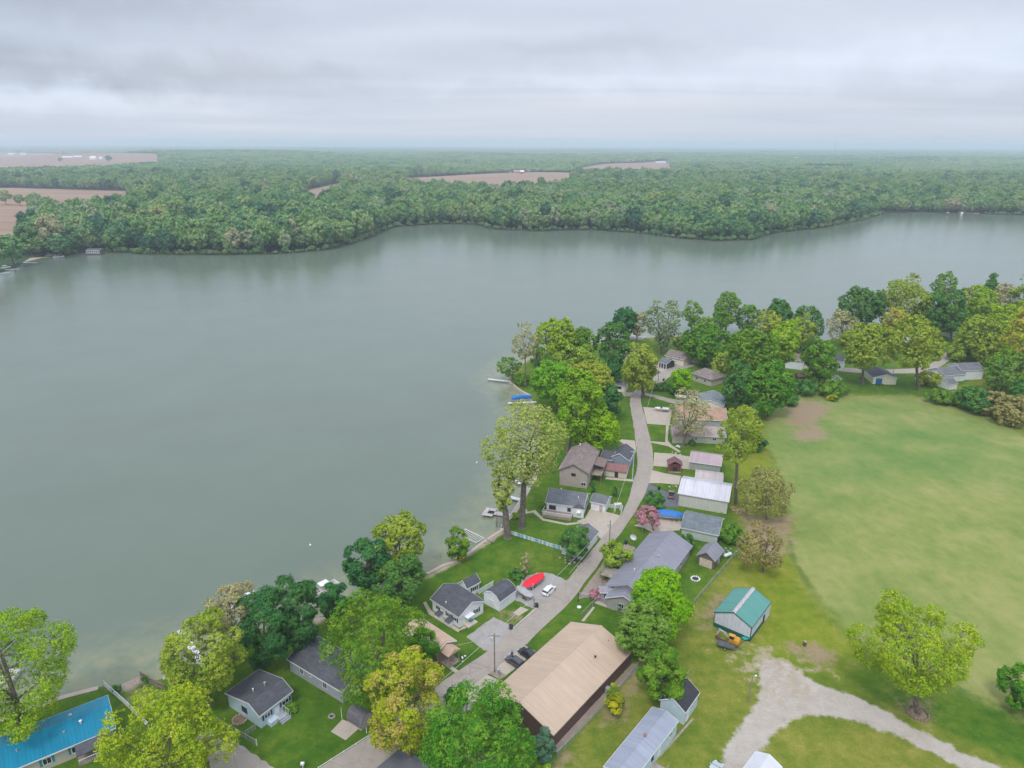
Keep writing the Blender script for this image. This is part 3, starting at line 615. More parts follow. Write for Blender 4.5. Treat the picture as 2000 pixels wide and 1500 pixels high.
# wing of the white house (joined on: part of the same building)
def wing(H0, A, B, C, h, rise, wall, roof, over=.3, name='wing'):
    H1 = house(name, None, None, A, B, C, h, rise, wall, roof, over)
    H1.root.parent = H0.root; H1.root.matrix_parent_inverse = (Matrix.Translation(H0.root.location) @ Matrix.Rotation(H0.root.rotation_euler.z, 4, 'Z')).inverted()
    # lift the wing's pieces one level so that nothing sits deeper than thing > part > sub-part
    T = Matrix.Translation(H1.root.location) @ Matrix.Rotation(H1.root.rotation_euler.z, 4, 'Z'); T0 = (Matrix.Translation(H0.root.location) @ Matrix.Rotation(H0.root.rotation_euler.z, 4, 'Z')).inverted()
    H1.T = T0 @ T; H1.tmp = H1.root; return H1
def merge_wing(H1, H0):
    for c in list(H1.tmp.children):
        c.parent = H0.root; c.matrix_parent_inverse = H1.T
    bpy.data.objects.remove(H1.tmp)
w1 = wing(WH, (912, 1150), (939, 1136), (889, 1141), 2.8, 1.5, wsd, dk); window(w1, 'n', .6, 1.0, 1.3, 1.1, WHITE, navy); merge_wing(w1, WH)

H = house('garden_shed', 'white gambrel shed with charcoal roof beside the white house', 'shed', (976, 1176), (1009, 1152), (950, 1154), 2.7, 1.7, wsd, dk, .15, gambrel=True)
door(H, 'l', .5, 1.6, 2.0, siding('white_door', (.7, .72, .76), .5, True))

H = house('white_lake_house', 'white house with grey roof and white railed deck in front of the brown house', 'house', (1065, 981), (1141, 992), 9.0, 3.3, 2.3, wsd, dk2, .35)
window(H, 'n', .16, 1.1, 2.0, 1.4, paint('dark_frame', (.03, .05, .08))); window(H, 'n', .62, 1.2, 1.0, 1.2, navy); door(H, 'n', .42, 1.0, 2.0, WHITE); vent(H, .3, .6, .1, .4, WHITE, True); vent(H, .8, .3, .1, .4, WHITE, True)
b = MB(); x0, x1 = -.2, H.L*.72; b.box(x0, x1, -2.6, .33, -.2, .85); b.build('deck', paint('deck_boards', (.35, .27, .22)), H.root)
b = MB()
for i in range(int((x1-x0)/.28)): b.box(x0+i*.28, x0+i*.28+.06, -2.62, -2.56, .85, 1.75)
b.box(x0, x1, -2.64, -2.54, 1.75, 1.84); b.box(x0-.04, x0+.05, -2.64, .3, 1.75, 1.84); b.box(x1-.05, x1+.04, -2.64, .3, 1.75, 1.84); b.build('railing', WHITE, H.root)
MB().prism([(H.L*.70, 3.0), (H.L*.87, 4.6), (H.L*1.03, 3.0)], -.3, 4.2, 'y').build('front_gable_roof', dk2, H.root)
MB().prism([(H.L*.72, 0), (H.L*.72, 2.95), (H.L*.87, 4.3), (H.L*.99, 2.95), (H.L*.99, 0)], -.1, .34, 'y').build('front_gable', wsd, H.root)
MB().prism([(-.9, 1.9), (-.1, 2.3), (-.1, 2.2), (-.9, 1.8)], H.L*.82, H.L*.92).build('awning', WHITE, H.root)
w1 = wing(H, (1152, 979), (1184, 986), 5.5, 2.8, 1.3, wsd, dk2); door(w1, 'n', .7, .9, 2.0, paint('tan_door', (.5, .4, .36))); merge_wing(w1, H)

H = house('white_garage', 'white garage with grey roof at the roadside behind the round tree', 'garage', (1138, 1077), (1170, 1038), (1127, 1028), 2.7, 1.7, wsd, dk2, .3)

H = house('brown_house', 'tall tan two storey house with brown shingle roof beside the lake', 'house', (1150, 926), (1172, 881), (1091, 915), 5.3, 2.6, tansd, shingle('brown_shingle', (.235, .185, .17)), .5, fascia=paint('brown_trim', (.2, .15, .13)))
window(H, 'l', .5, 3.6, 1.4, 1.0, paint('dark_frame', (.03, .05, .08))); window(H, 'l', .87, .8, 1.5, 1.2, WHITE); window(H, 'n', .2, 3.2, 1.1, 1.2); window(H, 'n', .2, .8, 1.1, 1.2); window(H, 'n', .5, 3.2, 1.1, 1.2)
vent(H, .9, .65, .15, .7, WHITE, True); vent(H, .3, .1, .08, .5)
b = MB(); b.box(H.L*.3, H.L*.75, -3.0, .4, 2.5, 2.7)
for x in (.3, .52, .75):
    b.box(H.L*x-.08, H.L*x+.08, -2.95, -2.8, 0, 3.6)
b.box(H.L*.3, H.L*.75, -2.98, -2.9, 3.55, 3.62); b.build('balcony', WOODM, H.root)
MB().prism([(-3.3, 4.4), (.3, 5.0), (.3, 4.85), (-3.3, 4.25)], H.L*.45, H.L*.8).build('balcony_roof', paint('brown_trim', (.2, .15, .13)), H.root)

H = house('charcoal_roof_garage', 'blue grey garage with a wide charcoal roof at the road bend', 'garage', (1229, 900), (1242, 880), (1189, 893), 3.4, 2.0, siding('blue_grey_siding', (.27, .31, .38)), dk, .3)
w1 = wing(H, (1172, 895), (1196, 899), 7.5, 3.2, 1.6, siding('blue_grey_siding', (.27, .31, .38)), dk); merge_wing(w1, H)
H = house('red_roof_shed', 'small cream shed with rusty red roof in front of the charcoal roofed garage', 'shed', (1179, 917), (1225, 923), 4.6, 2.3, 1.5, siding('cream_wall', (.6, .52, .45)), metalroof('rusty_red_roof', (.235, .10, .095), .8, .6), .2, fascia=paint('brown_trim', (.2, .15, .13)))
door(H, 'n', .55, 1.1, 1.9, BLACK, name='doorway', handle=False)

H = house('orange_roof_house', 'long house with weathered orange shingle roof behind the pink roofed house', 'house', (1322, 817), (1422, 822), 13.5, 3.2, 2.6, siding('pale_grey_siding', (.42, .44, .44)), shingle('orange_shingle', (.37, .235, .165)), .4)
H = house('pink_roof_house', 'cream house with faded pink shingle roof right of the long driveway', 'house', (1313, 849), (1419, 854), 9.5, 2.9, 1.9, siding('green_cream_siding', (.45, .47, .38)), shingle('pink_shingle', (.38, .30, .28)), .4)
window(H, 'n', .2, 1.1, 2.4, 1.1); window(H, 'n', .45, 1.2, 1.0, 1.0); window(H, 'n', .8, 1.2, 1.4, 1.0)
MB().prism([(0, 2.8), (H.L*.16, 5.2), (H.L*.38, 2.8)], -.9, 6, 'y').build('front_gable_roof', shingle('brown_pink_shingle', (.34, .25, .24)), H.root)
MB().prism([(.2, 0), (.2, 2.75), (H.L*.16, 4.9), (H.L*.36, 2.75), (H.L*.36, 0)], -.6, .39, 'y').build('front_gable', siding('tan_front', (.46, .42, .36)), H.root)
H = house('purple_roof_garage', 'grey garage with pinkish purple metal roof above the small playhouse', 'garage', (1346, 901), (1409, 910), 9.0, 3.0, 1.6, siding('sage_siding', (.36, .38, .34)), metalroof('mauve_roof', (.40, .30, .325), .5, .5), .3)
H = house('pale_pink_roof_shed', 'low shed with pale pink metal roof squeezed beside the big pole barn', 'shed', (1357, 937), (1412, 944), 7.6, 2.6, 1.1, lgrey, metalroof('pale_pink_roof', (.48, .41, .40), .5, .5), .25)
H = house('pale_pole_barn', 'large pale pole barn with silver white metal roof beside the dark driveway', 'barn', (1324, 963), (1424, 980), 12.0, 4.2, 2.0, lgrey, metalroof('silver_roof', (.56, .55, .60), .9, .4), .35)
door(H, 'l', .45, 3.6, 3.4, WHITE, name='garage_door'); ridgecap(H, metalroof('silver_roof', (0, 0, 0)))
H = house('grey_shingle_garage', 'white garage with mottled blue grey shingle roof below the pale pole barn', 'garage', (1329, 1030), (1404, 1046), 10.0, 2.9, 2.1, siding('pale_green_siding', (.52, .56, .53)), shingle('slate_shingle', (.155, .18, .20)), .35)
vent(H, .8, .35, .1, .3); vent(H, .3, .6, .1, .3); door(H, 'l', .5, 4.0, 2.2, WHITE, name='garage_door')

gm_ = metalroof('grey_metal_roof', (.245, .24, .285), .42, .45)
H = house('grey_metal_roof_house', 'big ranch house under a broad grey purple metal roof behind the round maples', 'house', (1272, 1178), (1353, 1066), (1226, 1092), 3.2, 2.6, siding('grey_tan_siding', (.40, .37, .38)), gm_, .45, fascia=paint('grey_trim', (.3, .3, .34)))
ridgecap(H, gm_); vent(H, .55, .38, .12, .5, GREYM, True); vent(H, .25, .62, .1, .5, WHITE, True); window(H, 'n', .75, 1.0, 1.4, 1.1); window(H, 'n', .9, 1.0, 1.0, 1.1)
w1 = wing(H, (1252, 1188), (1276, 1142), (1197, 1142), 2.75, 1.9, siding('grey_tan_siding', (.40, .37, .38)), gm_, .4); window(w1, 'l', .45, 1.0, 1.2, 1.2); merge_wing(w1, H)
w1 = wing(H, (1172, 1157), (1201, 1158), (1180, 1145), 2.7, .9, siding('grey_front', (.36, .36, .42)), gm_, .25); window(w1, 'n', .45, 1.0, 1.1, 1.2, navy); merge_wing(w1, H)

H = house('brown_garage', 'small brown garage with grey metal roof and a pale door behind the ranch house', 'garage', (1397, 1097), (1415, 1075), (1361, 1083), 2.7, 1.8, siding('dark_brown_siding', (.16, .125, .11)), gm_, .35, fascia=paint('grey_trim', (.3, .3, .34)))
door(H, 'l', .5, 3.2, 2.2, paint('tan_garage_door', (.6, .47, .38)), name='garage_door'); door(H, 'n', .6, .9, 2.0, paint('light_door', (.6, .58, .56)))

H = house('green_roof_barn', 'pale pole barn with faded green metal roof and dark green skirting', 'barn', (1469, 1226), (1506, 1176), (1395, 1195), 3.7, 1.9, siding('pale_lilac_wall', (.60, .62, .70), .9, True), metalroof('green_metal_roof', (.085, .27, .235), 0.9, .5, .06), .12, fascia=paint('green_trim', (.01, .1, .09)))
b = MB(); y = H.t*H.W; z_ = H.h+H.rise; s1 = H.rise/y; b.prism([(y-.42, z_-.42*s1+.02), (y-.42, z_-.42*s1+.12), (y, z_+.14), (y+.42, z_-.42*s1+.12), (y+.42, z_-.42*s1+.02), (y, z_-.02)], 0, H.L); b.build('ridge_cap', paint('bare_metal_cap', (.50, .45, .46), .5, .3, 3), H.roof)
gt = paint('green_trim', (.01, .1, .09))
b = MB(); o = .12
for sd_ in 'nflr': onwall(b, H, sd_, -.03, wallframe(H, sd_)[3]+.03, 0, 1.0, 0, .04)
for sd_ in 'nl': onwall(b, H, sd_, 0, .12, 1.0, 3.5, 0, .05); onwall(b, H, sd_, wallframe(H, sd_)[3]-.12, wallframe(H, sd_)[3], 1.0, 3.5, 0, .05)
b.build('skirting', gt, H.root); door(H, 'n', .70, 1.0, 2.2, BLACK); door(H, 'n', .9, 3.0, 3.0, siding('barn_door', (.58, .6, .67), .9, True), name='barn_door', handle=False)

tanroof = metalroof('tan_metal_roof', (.53, .395, .29), .3, .45, .08)
H = house('brown_steel_building', 'long dark brown steel building with wide tan ribbed roof beside the road', 'steel building', (1081, 1437), (1235, 1273), (961, 1351), 3.0, 2.7, brownm, tanroof, .12, fascia=paint('brown_trim2', (.22, .15, .13)))
ridgecap(H, tanroof, .35); vent(H, .72, .27, .14, .35, BLACK, True); vent(H, .93, .3, .06, .2, BLACK)
door(H, 'f', .32, 3.4, 2.5, WHITE, name='garage_door'); door(H, 'f', .55, 3.4, 2.5, WHITE, name='garage_door')
b = MB(); b.box(H.L*.62, H.L*.62+.9, -.75, -.05, 0, 1.3); b.build('air_conditioner', GREYM, H.root)

mh = metalroof('mobile_home_roof', (.30, .325, .40), .45, .45)
H = house('mobile_home', 'long pale blue mobile home with grey metal roof at the bottom edge', 'mobile home', (1232, 1530), (1325, 1408), (1280, 1374), 3.0, .75, siding('pale_teal_wall', (.50, .64, .68), .4, True), mh, .12)
ridgecap(H, mh, .1); vent(H, .55, .5, .17, .4, paint('rusty_vent', (.32, .12, .09)), True); window(H, 'n', .86, 1.3, 1.2, .9); window(H, 'n', .2, 1.3, 1.4, 1.0); window(H, 'n', .45, 1.3, .8, 1.0, navy); door(H, 'n', .6, .9, 2.0, WHITE, z=.6)
b = MB(); b.box(H.L*.28, H.L*.5, -2.6, .1, .0, .55); b.build('deck', paint('grey_planks', (.3, .27, .22)), H.root)
b = MB(); [b.box(x, x+.1, -2.6, -2.5, .55, 1.5) for x in np.linspace(H.L*.28, H.L*.5-.1, 7)]; b.box(H.L*.28, H.L*.5, -2.62, -2.48, 1.5, 1.58); b.build('railing', WOODM, H.root)
H = house('black_roof_shed', 'light blue outbuilding with black roof at the end of the mobile home', 'shed', (1339, 1392), (1367, 1352), (1287, 1367), 3.1, 1.8, siding('pale_blue_wall', (.50, .62, .68)), blk, .2)
window(H, 'n', .55, 1.3, .9, .9); door(H, 'n', .25, .9, 2.0, WHITE); b = MB(); b.tube((H.L, H.W*.5, 4.8), (H.L, H.W*.5, 6.6), .03); b.tube((H.L-.7, H.W*.5, 6.4), (H.L+.7, H.W*.5, 6.4), .02); b.tube((H.L, H.W*.5-.6, 6.1), (H.L, H.W*.5+.6, 6.1), .02); b.build('antenna', GREYM, H.roof)

H = house('white_roof_barn', 'white ribbed roof of a small building cut off by the bottom edge', 'shed', (1478, 1570), (1528, 1498), (1475, 1469), 2.8, 1.0, wsd, metalroof('white_metal_roof', (.60, .61, .66), .3, .4, .06), .15)
vent(H, .5, .75, .15, .3)

H = house('arched_shed', 'small mauve shed with rounded roof on a square slab', 'shed', (676, 1398), (705, 1416), 3.0, 1.5, 1.35, siding('mauve_siding', (.42, .36, .38)), shingle('mauve_shingle', (.155, .14, .165)), .08, arch=True)
door(H, 'l', .5, 1.2, 1.8, siding('mauve_door', (.36, .31, .33)))

H = house('tan_roof_cottage', 'cottage with tan metal roof and timber porch peeking out from the big maple', 'house', (786, 1232), (852, 1278), 5.6, 3.0, 1.3, siding('brown_plank', (.26, .18, .15)), metalroof('tan_metal_roof2', (.56, .39, .27), .5, .5), .4)
b = MB(); MB().prism([(H.W*.2, 2.9), (H.W*.5, 3.9), (H.W*.8, 2.9)], H.L, H.L+2.4).build('porch_roof', metalroof('tan_metal_roof2', (0, 0, 0)), H.root)
b = MB(); [b.box(H.L+2.1, H.L+2.25, y, y+.15, 0, 2.9) for y in (H.W*.25, H.W*.72)]; b.box(H.L-.4, H.L+2.3, H.W*.22, H.W*.78, -.2, .2); b.build('porch', WOODM, H.root)

# top of the village
H = house('cream_cottage', 'tiny cream cottage with grey roof left of the tree at the bend', 'shed', (1200, 752), (1223, 755), 5.0, 2.7, 1.5, csd, dk2, .3); window(H, 'n', .4, 1.1, 1.8, 1.1, navy)
H = house('cream_gable_garage', 'cream gabled garage with blue grey roof above the orange roofed house', 'garage', (1414, 794), (1419, 774), (1360, 786), 3.0, 2.0, csd, shingle('blue_grey_shingle', (.20, .23, .25)), .35)
H = house('window_shed', 'tiny white windowed shed beside the cream gabled garage', 'shed', (1342, 772), (1360, 775), 6.0, 2.6, 1.0, wsd, dk2, .25); window(H, 'n', .35, 1.1, 1.2, 1.0, WHITE); window(H, 'n', .75, 1.1, .9, 1.0, WHITE)
H = house('hip_roof_house', 'beige house with brown hipped roof inside the road curve', 'house', (1347, 729), (1390, 743), 11.0, 3.0, 2.6, beige, shingle('taupe_shingle', (.235, .19, .18)), .45, hip=3.8)
window(H, 'n', .3, 1.1, 1.6, 1.1); window(H, 'n', .7, 1.1, 1.3, 1.1)
H = house('open_front_shed', 'small open fronted shed with slate roof left of the parked cars', 'shed', (1285, 706), (1302, 711), 7.0, 2.8, 1.5, paint('painted_shade_wall', (.05, .05, .055)), dk2, .5)  # near-black outer walls paint in the shade behind an open front
b = MB(); [b.box(x, x+.25, .1, .35, 0, 2.7) for x in np.linspace(.2, H.L-.45, 4)]; b.build('post', WHITE, H.root)
H = house('lake_point_house', 'brown roofed house among the trees at the back of the point', 'house', (1298, 694), (1336, 703), 10.0, 3.2, 2.2, csd, shingle('brown_shingle', (.21, .165, .155)), .4); window(H, 'n', .3, 1.1, 1.6, 1.1); window(H, 'n', .75, 3, 1.1, 1.1)
H = house('white_lakeside_house', 'white house with brown roof half hidden left of the bare spiky tree', 'house', (1200, 690), (1246, 696), 9.0, 3.6, 2.2, wsd, shingle('brown_shingle', (.21, .165, .155)), .4)
H = house('tan_lakeside_house', 'large tan roofed house hidden behind the round green tree', 'house', (1345, 690), (1412, 700), 9.0, 4.6, 2.6, csd, shingle('sand_shingle', (.46, .36, .29)), .4)
H = house('pale_gravel_house', 'pale house showing between trunks left of the dark green tree', 'house', (1532, 701), (1570, 706), 9.0, 4.4, 2.2, wsd, shingle('brown_shingle', (.21, .165, .155)), .4)
H = house('white_bank_house', 'narrow white house beside the water with a dark driveway', 'house', (1628, 703), (1648, 706), 8.0, 4.6, 2.0, wsd, dk, .3); window(H, 'n', .3, 1, .9, 1.1, navy); window(H, 'n', .7, 1, .9, 1.1, navy)
H = house('cream_field_garage', 'cream garage with dark roof and a blue tarpaulin on its wall by the field', 'garage', (1710, 741), (1755, 739), 12.5, 3.1, 1.9, csd, dk, .3, t=0.5)
# turn its ridge: it runs away from the viewer
bpy.data.objects.remove(H.root.children[0]); 
for c in list(H.root.children): bpy.data.objects.remove(c)
H.root.name = 'tmp'; bpy.data.objects.remove(H.root)
H = house('cream_field_garage', 'cream garage with dark roof and a blue tarpaulin on its wall by the field', 'garage', (1754, 739), (1733, 723), (1710, 741), 3.1, 1.7, csd, dk, .3)
door(H, 'l', .25, 2.6, 2.6, paint('blue_tarpaulin', (.01, .16, .45), .5), name='tarpaulin', handle=False)
H = house('white_farmhouse', 'white farmhouse with grey roof and lean-to at the field corner', 'house', (1846, 734), (1889, 730), (1819, 720), 3.4, 2.2, wsd, dk2, .35)
window(H, 'l', .4, .9, 1.8, 1.8, navy)
w1 = wing(H, (1878, 724), (1924, 722), 9.0, 4.6, 2.2, wsd, dk2); merge_wing(w1, H)
H = house('white_side_shed', 'little white shed with steep grey roof in front of the white farmhouse', 'shed', (1855, 751), (1872, 749), (1843, 741), 2.6, 1.8, wsd, dk2, .15)
H = house('field_edge_shed', 'small grey shed with white trim left of the cream garage', 'shed', (1633, 746), (1645, 740), 5.0, 2.2, 1.2, gsd, gm_, .2)
H = house('east_shore_house', 'pale house glimpsed through the trees behind the gold roadside tree', 'house', (1765, 655), (1800, 655), 9, 4, 2.2, wsd, dk, .4)
H = house('blue_canopy_house', 'pale house by the water with bright blue canopy behind trees at right', 'house', (1862, 648), (1900, 646), 9, 4, 2.2, csd, paint('blue_canopy', (.02, .22, .5)), .4)
# playhouse with a slide
P0 = g(1562, 744); t = empty('playhouse', P0, 0, 'wooden playhouse with yellow slide at the edge of the trees', 'playhouse')
b = MB(); [b.box(x, x+.15, y, y+.15, 0, 2.6) for x in (-1.6, 1.4) for y in (-1.4, 1.3)]; b.box(-1.6, 1.6, -1.4, 1.5, 1.4, 2.6); b.build('cabin', paint('red_wood', (.2, .09, .06)), t)
MB().prism([(-1.8, 2.5), (0, 3.9), (1.9, 2.5)], -1.9, 1.9).build('roof', paint('red_wood_roof', (.16, .08, .07)), t)
MB().prism([(1.5, 1.5), (1.7, 1.6), (4.4, .2), (4.2, .1)], -1.3, .2, 'y').build('slide', paint('yellow_plastic', (.7, .42, .02)), t)
P0 = g(1317, 921); t = empty('red_playhouse', P0, R(-8), 'little dark red playhouse with porch on the concrete patio', 'playhouse')
rw = paint('dark_red_wood', (.17, .05, .045)); MB().box(-2.0, 1.9, -.6, 2.2, 0, 3.0).build('cabin', rw, t); MB().prism([(-2.5, 2.8), (-.1, 4.3), (2.4, 2.8), (2.3, 2.65), (-.1, 4.1), (-2.4, 2.65)], -1.4, 2.6, 'y').build('roof', shingle('red_shingle', (.19, .09, .09)), t)
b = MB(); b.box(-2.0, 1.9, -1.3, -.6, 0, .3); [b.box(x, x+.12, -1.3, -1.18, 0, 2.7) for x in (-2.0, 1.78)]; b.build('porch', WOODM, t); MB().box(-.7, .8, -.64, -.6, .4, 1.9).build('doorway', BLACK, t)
# ---------------------------------------------------------------- trees
TRANS = 0.14
def leafmat(name, col, col2=None, v=0.15):
    m, nt, b = newmat(name); nt.nodes.remove(b); out = nt.nodes['Material Output']
    geo = nd(nt, 'ShaderNodeNewGeometry'); c = objco(nt)
    n = noise(nt, c, 0.35, 3, 0.6)
    c2 = col2 or tuple(x*f for x, f in zip(col, (1.35, 1.15, 0.9)))
    base = mixc(nt, smooth(nt, n, 0.42, 0.62), col, c2)
    oi = nd(nt, 'ShaderNodeObjectInfo')
    hs = nd(nt, 'ShaderNodeHueSaturation'); ln(nt, base, hs.inputs['Color'])
    r = geo.outputs['Random Per Island']
    ln(nt, math_n(nt, 'ADD', math_n(nt, 'MULTIPLY', r, 2*v), 1-v), hs.inputs['Value'])
    ln(nt, math_n(nt, 'ADD', math_n(nt, 'MULTIPLY', oi.outputs['Random'], 0.03), 0.485), hs.inputs['Hue'])
    d = nd(nt, 'ShaderNodeBsdfDiffuse'); t = nd(nt, 'ShaderNodeBsdfTranslucent'); mx = nd(nt, 'ShaderNodeMixShader'); mx.inputs[0].default_value = TRANS
    ln(nt, hs.outputs[0], d.inputs[0]); ln(nt, hs.outputs[0], t.inputs[0]); ln(nt, d.outputs[0], mx.inputs[1]); ln(nt, t.outputs[0], mx.inputs[2]); ln(nt, mx.outputs[0], out.inputs[0])
    return m
LC = {'dk': ((.05, .165, .052), (.08, .225, .055)), 'dg': ((.07, .20, .045), (.12, .28, .05)), 'lg': ((.16, .37, .02), (.24, .45, .03)), 'g': ((.09, .25, .022), (.19, .35, .03)), 'bg': ((.19, .42, .012), (.27, .50, .015)),
      'mg': ((.15, .29, .035), (.23, .37, .065)), 'yg': ((.25, .40, .022), (.37, .48, .03)), 'ol': ((.25, .355, .035), (.37, .45, .06)), 'go': ((.37, .44, .02), (.50, .40, .10)),
      'pa': ((.33, .43, .09), (.43, .50, .13)), 'ta': ((.38, .35, .18), (.46, .46, .20)), 'br': ((.30, .28, .10), (.40, .37, .12)), 'pk': ((.50, .22, .28), (.62, .36, .40)), 'sp': ((.09, .19, .12), (.14, .26, .15)),
      'ye': ((.50, .48, .02), (.10, .2, .03)), 'gg': ((.20, .30, .14), (.30, .38, .19)), 'bush': ((.13, .26, .03), (.20, .34, .04))}
LM = {k: leafmat('leaves_'+k, *v) for k, v in LC.items()}
def leaves(centers, outdir, s, rg, up=0.35):
    """one small bent diamond per leaf clump point"""
    n = len(centers); nrm = outdir*1.35+rg.normal(0, .5, (n, 3))+np.array([0, 0, up]); nrm /= np.linalg.norm(nrm, axis=1, keepdims=True)+1e-9
    a = np.cross(nrm, rg.normal(0, 1, (n, 3))); a /= np.linalg.norm(a, axis=1, keepdims=True)+1e-9; b = np.cross(nrm, a)
    sz = s*rg.uniform(.6, 1.35, (n, 1)); w = rg.uniform(.5, .85, (n, 1))
    V = np.stack([centers+a*sz, centers+b*sz*w+nrm*sz*.15, centers-a*sz, centers-b*sz*w+nrm*sz*.15], 1).reshape(-1, 3)
    return V, np.arange(4*n).reshape(-1, 4)
def crown_points(rg, cx, rx, rz_, kind, s, dens, tuft=None):
    """leaf positions for a crown of half-width rx, half-height rz_ centred at cx (numpy 3-vector); also returns branch tips"""
    conic = kind == 'cone'
    area = 4*math.pi*((rx*rx*2+rx*rz_*2)/4); per = 1.1*s*s
    N = int(np.clip(area*dens/per, 250, 30000))
    K = int(np.clip(9+rx*1.7, 9, 34)*(1.35 if kind == 'flat' else 1)); lob = []
    for i in range(K):
        ph = i*2.39996+rg.uniform(-.4, .4); zc = 1-2*(i+.5)/K; rr = math.sqrt(1-zc*zc)
        f = rg.uniform(.52, .80); d = np.array([rr*math.cos(ph), rr*math.sin(ph), zc])
        if kind == 'vase': sc = .55+.6*(zc+1)/2
        elif conic: sc = .15+.85*(1-(zc+1)/2)
        elif kind == 'flat': sc = 1.0; f = rg.uniform(.5, .84)
        else: sc = 1-.12*max(0, zc)
        c = d*f; lob.append((np.array([c[0]*rx*sc, c[1]*rx*sc, c[2]*rz_]), rg.uniform(.24, .42)*min(rx, rz_*1.1)*(1 if not conic else .45+.6*sc)*(.82 if kind == 'flat' else 1)))
    lc = np.array([l[0] for l in lob]); lr = np.array([l[1] for l in lob])
    # tufts of leaves on the outside of the lobes, each a small dome of its own
    rt = tuft or (max(.36, .03*rx, s*1.7) if kind in ('airy', 'bare', 'vase') else max(.5, .05*rx, s*2.1)); nt_ = int(np.clip(area*dens*(.95 if kind not in ('airy', 'vase', 'bare') else 1.3)/(math.pi*rt*rt), 40, 3200))
    pk = rg.choice(K, nt_, p=(lr**2)/(lr**2).sum()); dv = rg.normal(0, 1, (nt_, 3)); dv += lc[pk]/np.array([rx, rx, rz_])*1.3; dv[:, 2] += .25
    dv /= np.linalg.norm(dv, axis=1, keepdims=True); cc = lc[pk]+dv*(lr[pk]*rg.uniform(.66, 1.08, nt_))[:, None]
    cp = rg.integers(0, nt_, N); q = rg.normal(0, 1, (N, 3))+dv[cp]*.5; q[:, 2] += .3; q /= np.linalg.norm(q, axis=1, keepdims=True)
    pts = cc[cp]+q*(rt*rg.uniform(.45, 1.1, N)*rg.uniform(.7, 1.25, nt_)[cp])[:, None]*np.array([1, 1, .75]); od = q*.85+dv[cp]*.45
    ok = pts[:, 2] > -rz_*1.05; pts = pts[ok]; od = od[ok]
    return pts+cx, od, lc+cx
def limbs(b, base, cx, tips, tr, rg, fine=True, fork=None):
    top = cx+np.array([0, 0, (cx[2]-base[2])*.0]); n = 5; prev = base.copy(); sway = rg.normal(0, .25, 2); fk = fork if fork is not None else .45
    H_ = cx[2]-base[2]; hub = base+np.array([0, 0, H_*fk]); hub[:2] += (cx-base)[:2]*fk
    b.tube(base-np.array([0, 0, .3]), base+np.array([0, 0, .25]), tr*1.6, tr*1.1, 8); mid = (base+hub)/2+np.array([*sway*tr, 0])
    b.tube(base+np.array([0, 0, .2]), mid, tr*1.1, tr*.95, 8); b.tube(mid, hub, tr*.95, tr*.85, 8)
    main = tips[rg.permutation(len(tips))[:7]] if len(tips) > 7 else tips; knots = []
    for q in main:
        m1 = hub+(q-hub)*.5+np.array([0, 0, .12*np.linalg.norm(q-hub)])+rg.normal(0, .1, 3)*np.linalg.norm(q-hub)*.3
        b.tube(hub, m1, tr*.55, tr*.32, 6, False); b.tube(m1, q, tr*.32, tr*.1, 5, False); knots += [m1, q]
    if fine:
        for q in tips:
            k = knots[int(np.argmin([np.linalg.norm(q-k)+max(0, k[2]-q[2])*2 for k in knots]))]
            b.tube(k, q, tr*.2, .03, 4, False)
            for _ in range(3): b.tube(q, q+rg.normal(0, 1, 3)*np.array([1, 1, .6])*1.2+np.array([0, 0, .7]), .05, .02, 3, False)
    return hub
tn = [0]
def tree(bx, by, x0, x1, y0, y1, kind, col, label, cat='tree', name=None, dens=None, tr=None, group=None, fork=None):
    tn[0] += 1; rg = np.random.default_rng(100+tn[0]*7)
    base = g(bx, by); dp = depth(base); a = math.atan2(CAMH, np.hypot(base[0], base[1]))
    xc, yc = (x0+x1)/2, (y0+y1)/2; rx = (x1-x0)/2*dp/FPX*.97
    zc = max(1.0, hgt(base, xc, yc)); d = ray(xc, yc); t = base[1]/d[1]; C = np.array([d[0]*t, base[1], zc])
    Hh = (y1-y0)/2*np.linalg.norm(C-np.array([0, 0, CAMH]))/FPX*math.cos(math.atan2(abs(yc-750), FPX))
    v2 = (Hh**2-(rx*math.sin(a))**2); rz_ = max(.62*rx, math.sqrt(max(v2, 0))/math.cos(a)*.97)
    if kind == 'bush': C[2] = rz_ = max(rz_*.7, .6)
    if C[2]-rz_ < .2: rz_ = min(rz_, max(.6*rx, C[2]-.1)); C[2] = max(C[2], rz_+.1)
    s = max(.16, dp*.0012); dd = dens or {'round': 2.5, 'dense': 2.4, 'airy': .72, 'vase': .8, 'cone': 2.2, 'bush': 1.9, 'bare': .3, 'flat': 1.2}[kind]
    if kind in ('airy', 'bare', 'vase'): s *= .85
    pts, od, tips = crown_points(rg, np.zeros(3), rx, rz_, kind, s, dd)
    rel = C-base; pts = pts+rel; tips = tips+rel
    root = empty(name or {'cone': 'conifer_tree', 'bush': 'shrub', 'bare': 'bare_tree'}.get(kind, 'leafy_tree'), base, 0, label, cat, group)
    V, Q = leaves(pts, od, s, rg); npobj('crown', V, Q, LM[col], root)
    b = MB(); tr_ = tr or np.clip(.035*C[2], .09, .62)
    if kind == 'cone': b.tube((0, 0, -.3), rel+np.array([0, 0, rz_*.7]), tr_, .05)
    elif kind == 'bush':
        for _ in range(5): b.tube((0, 0, -.1), tuple(rg.normal(0, .4, 3)*rx+np.array([0, 0, rel[2]])), .06, .02, 4)
    else: limbs(b, np.zeros(3), rel, tips, tr_, rg, True, fork if fork is not None else (.62 if kind in ('airy', 'bare') else .6))
    b.build('trunk', BARKM, root)
    return root
T = tree
T(40, 1445, -75, 128, 1188, 1440, 'dense', 'yg', 'bright yellow green maple at the far left above the blue roof', dens=2.7)
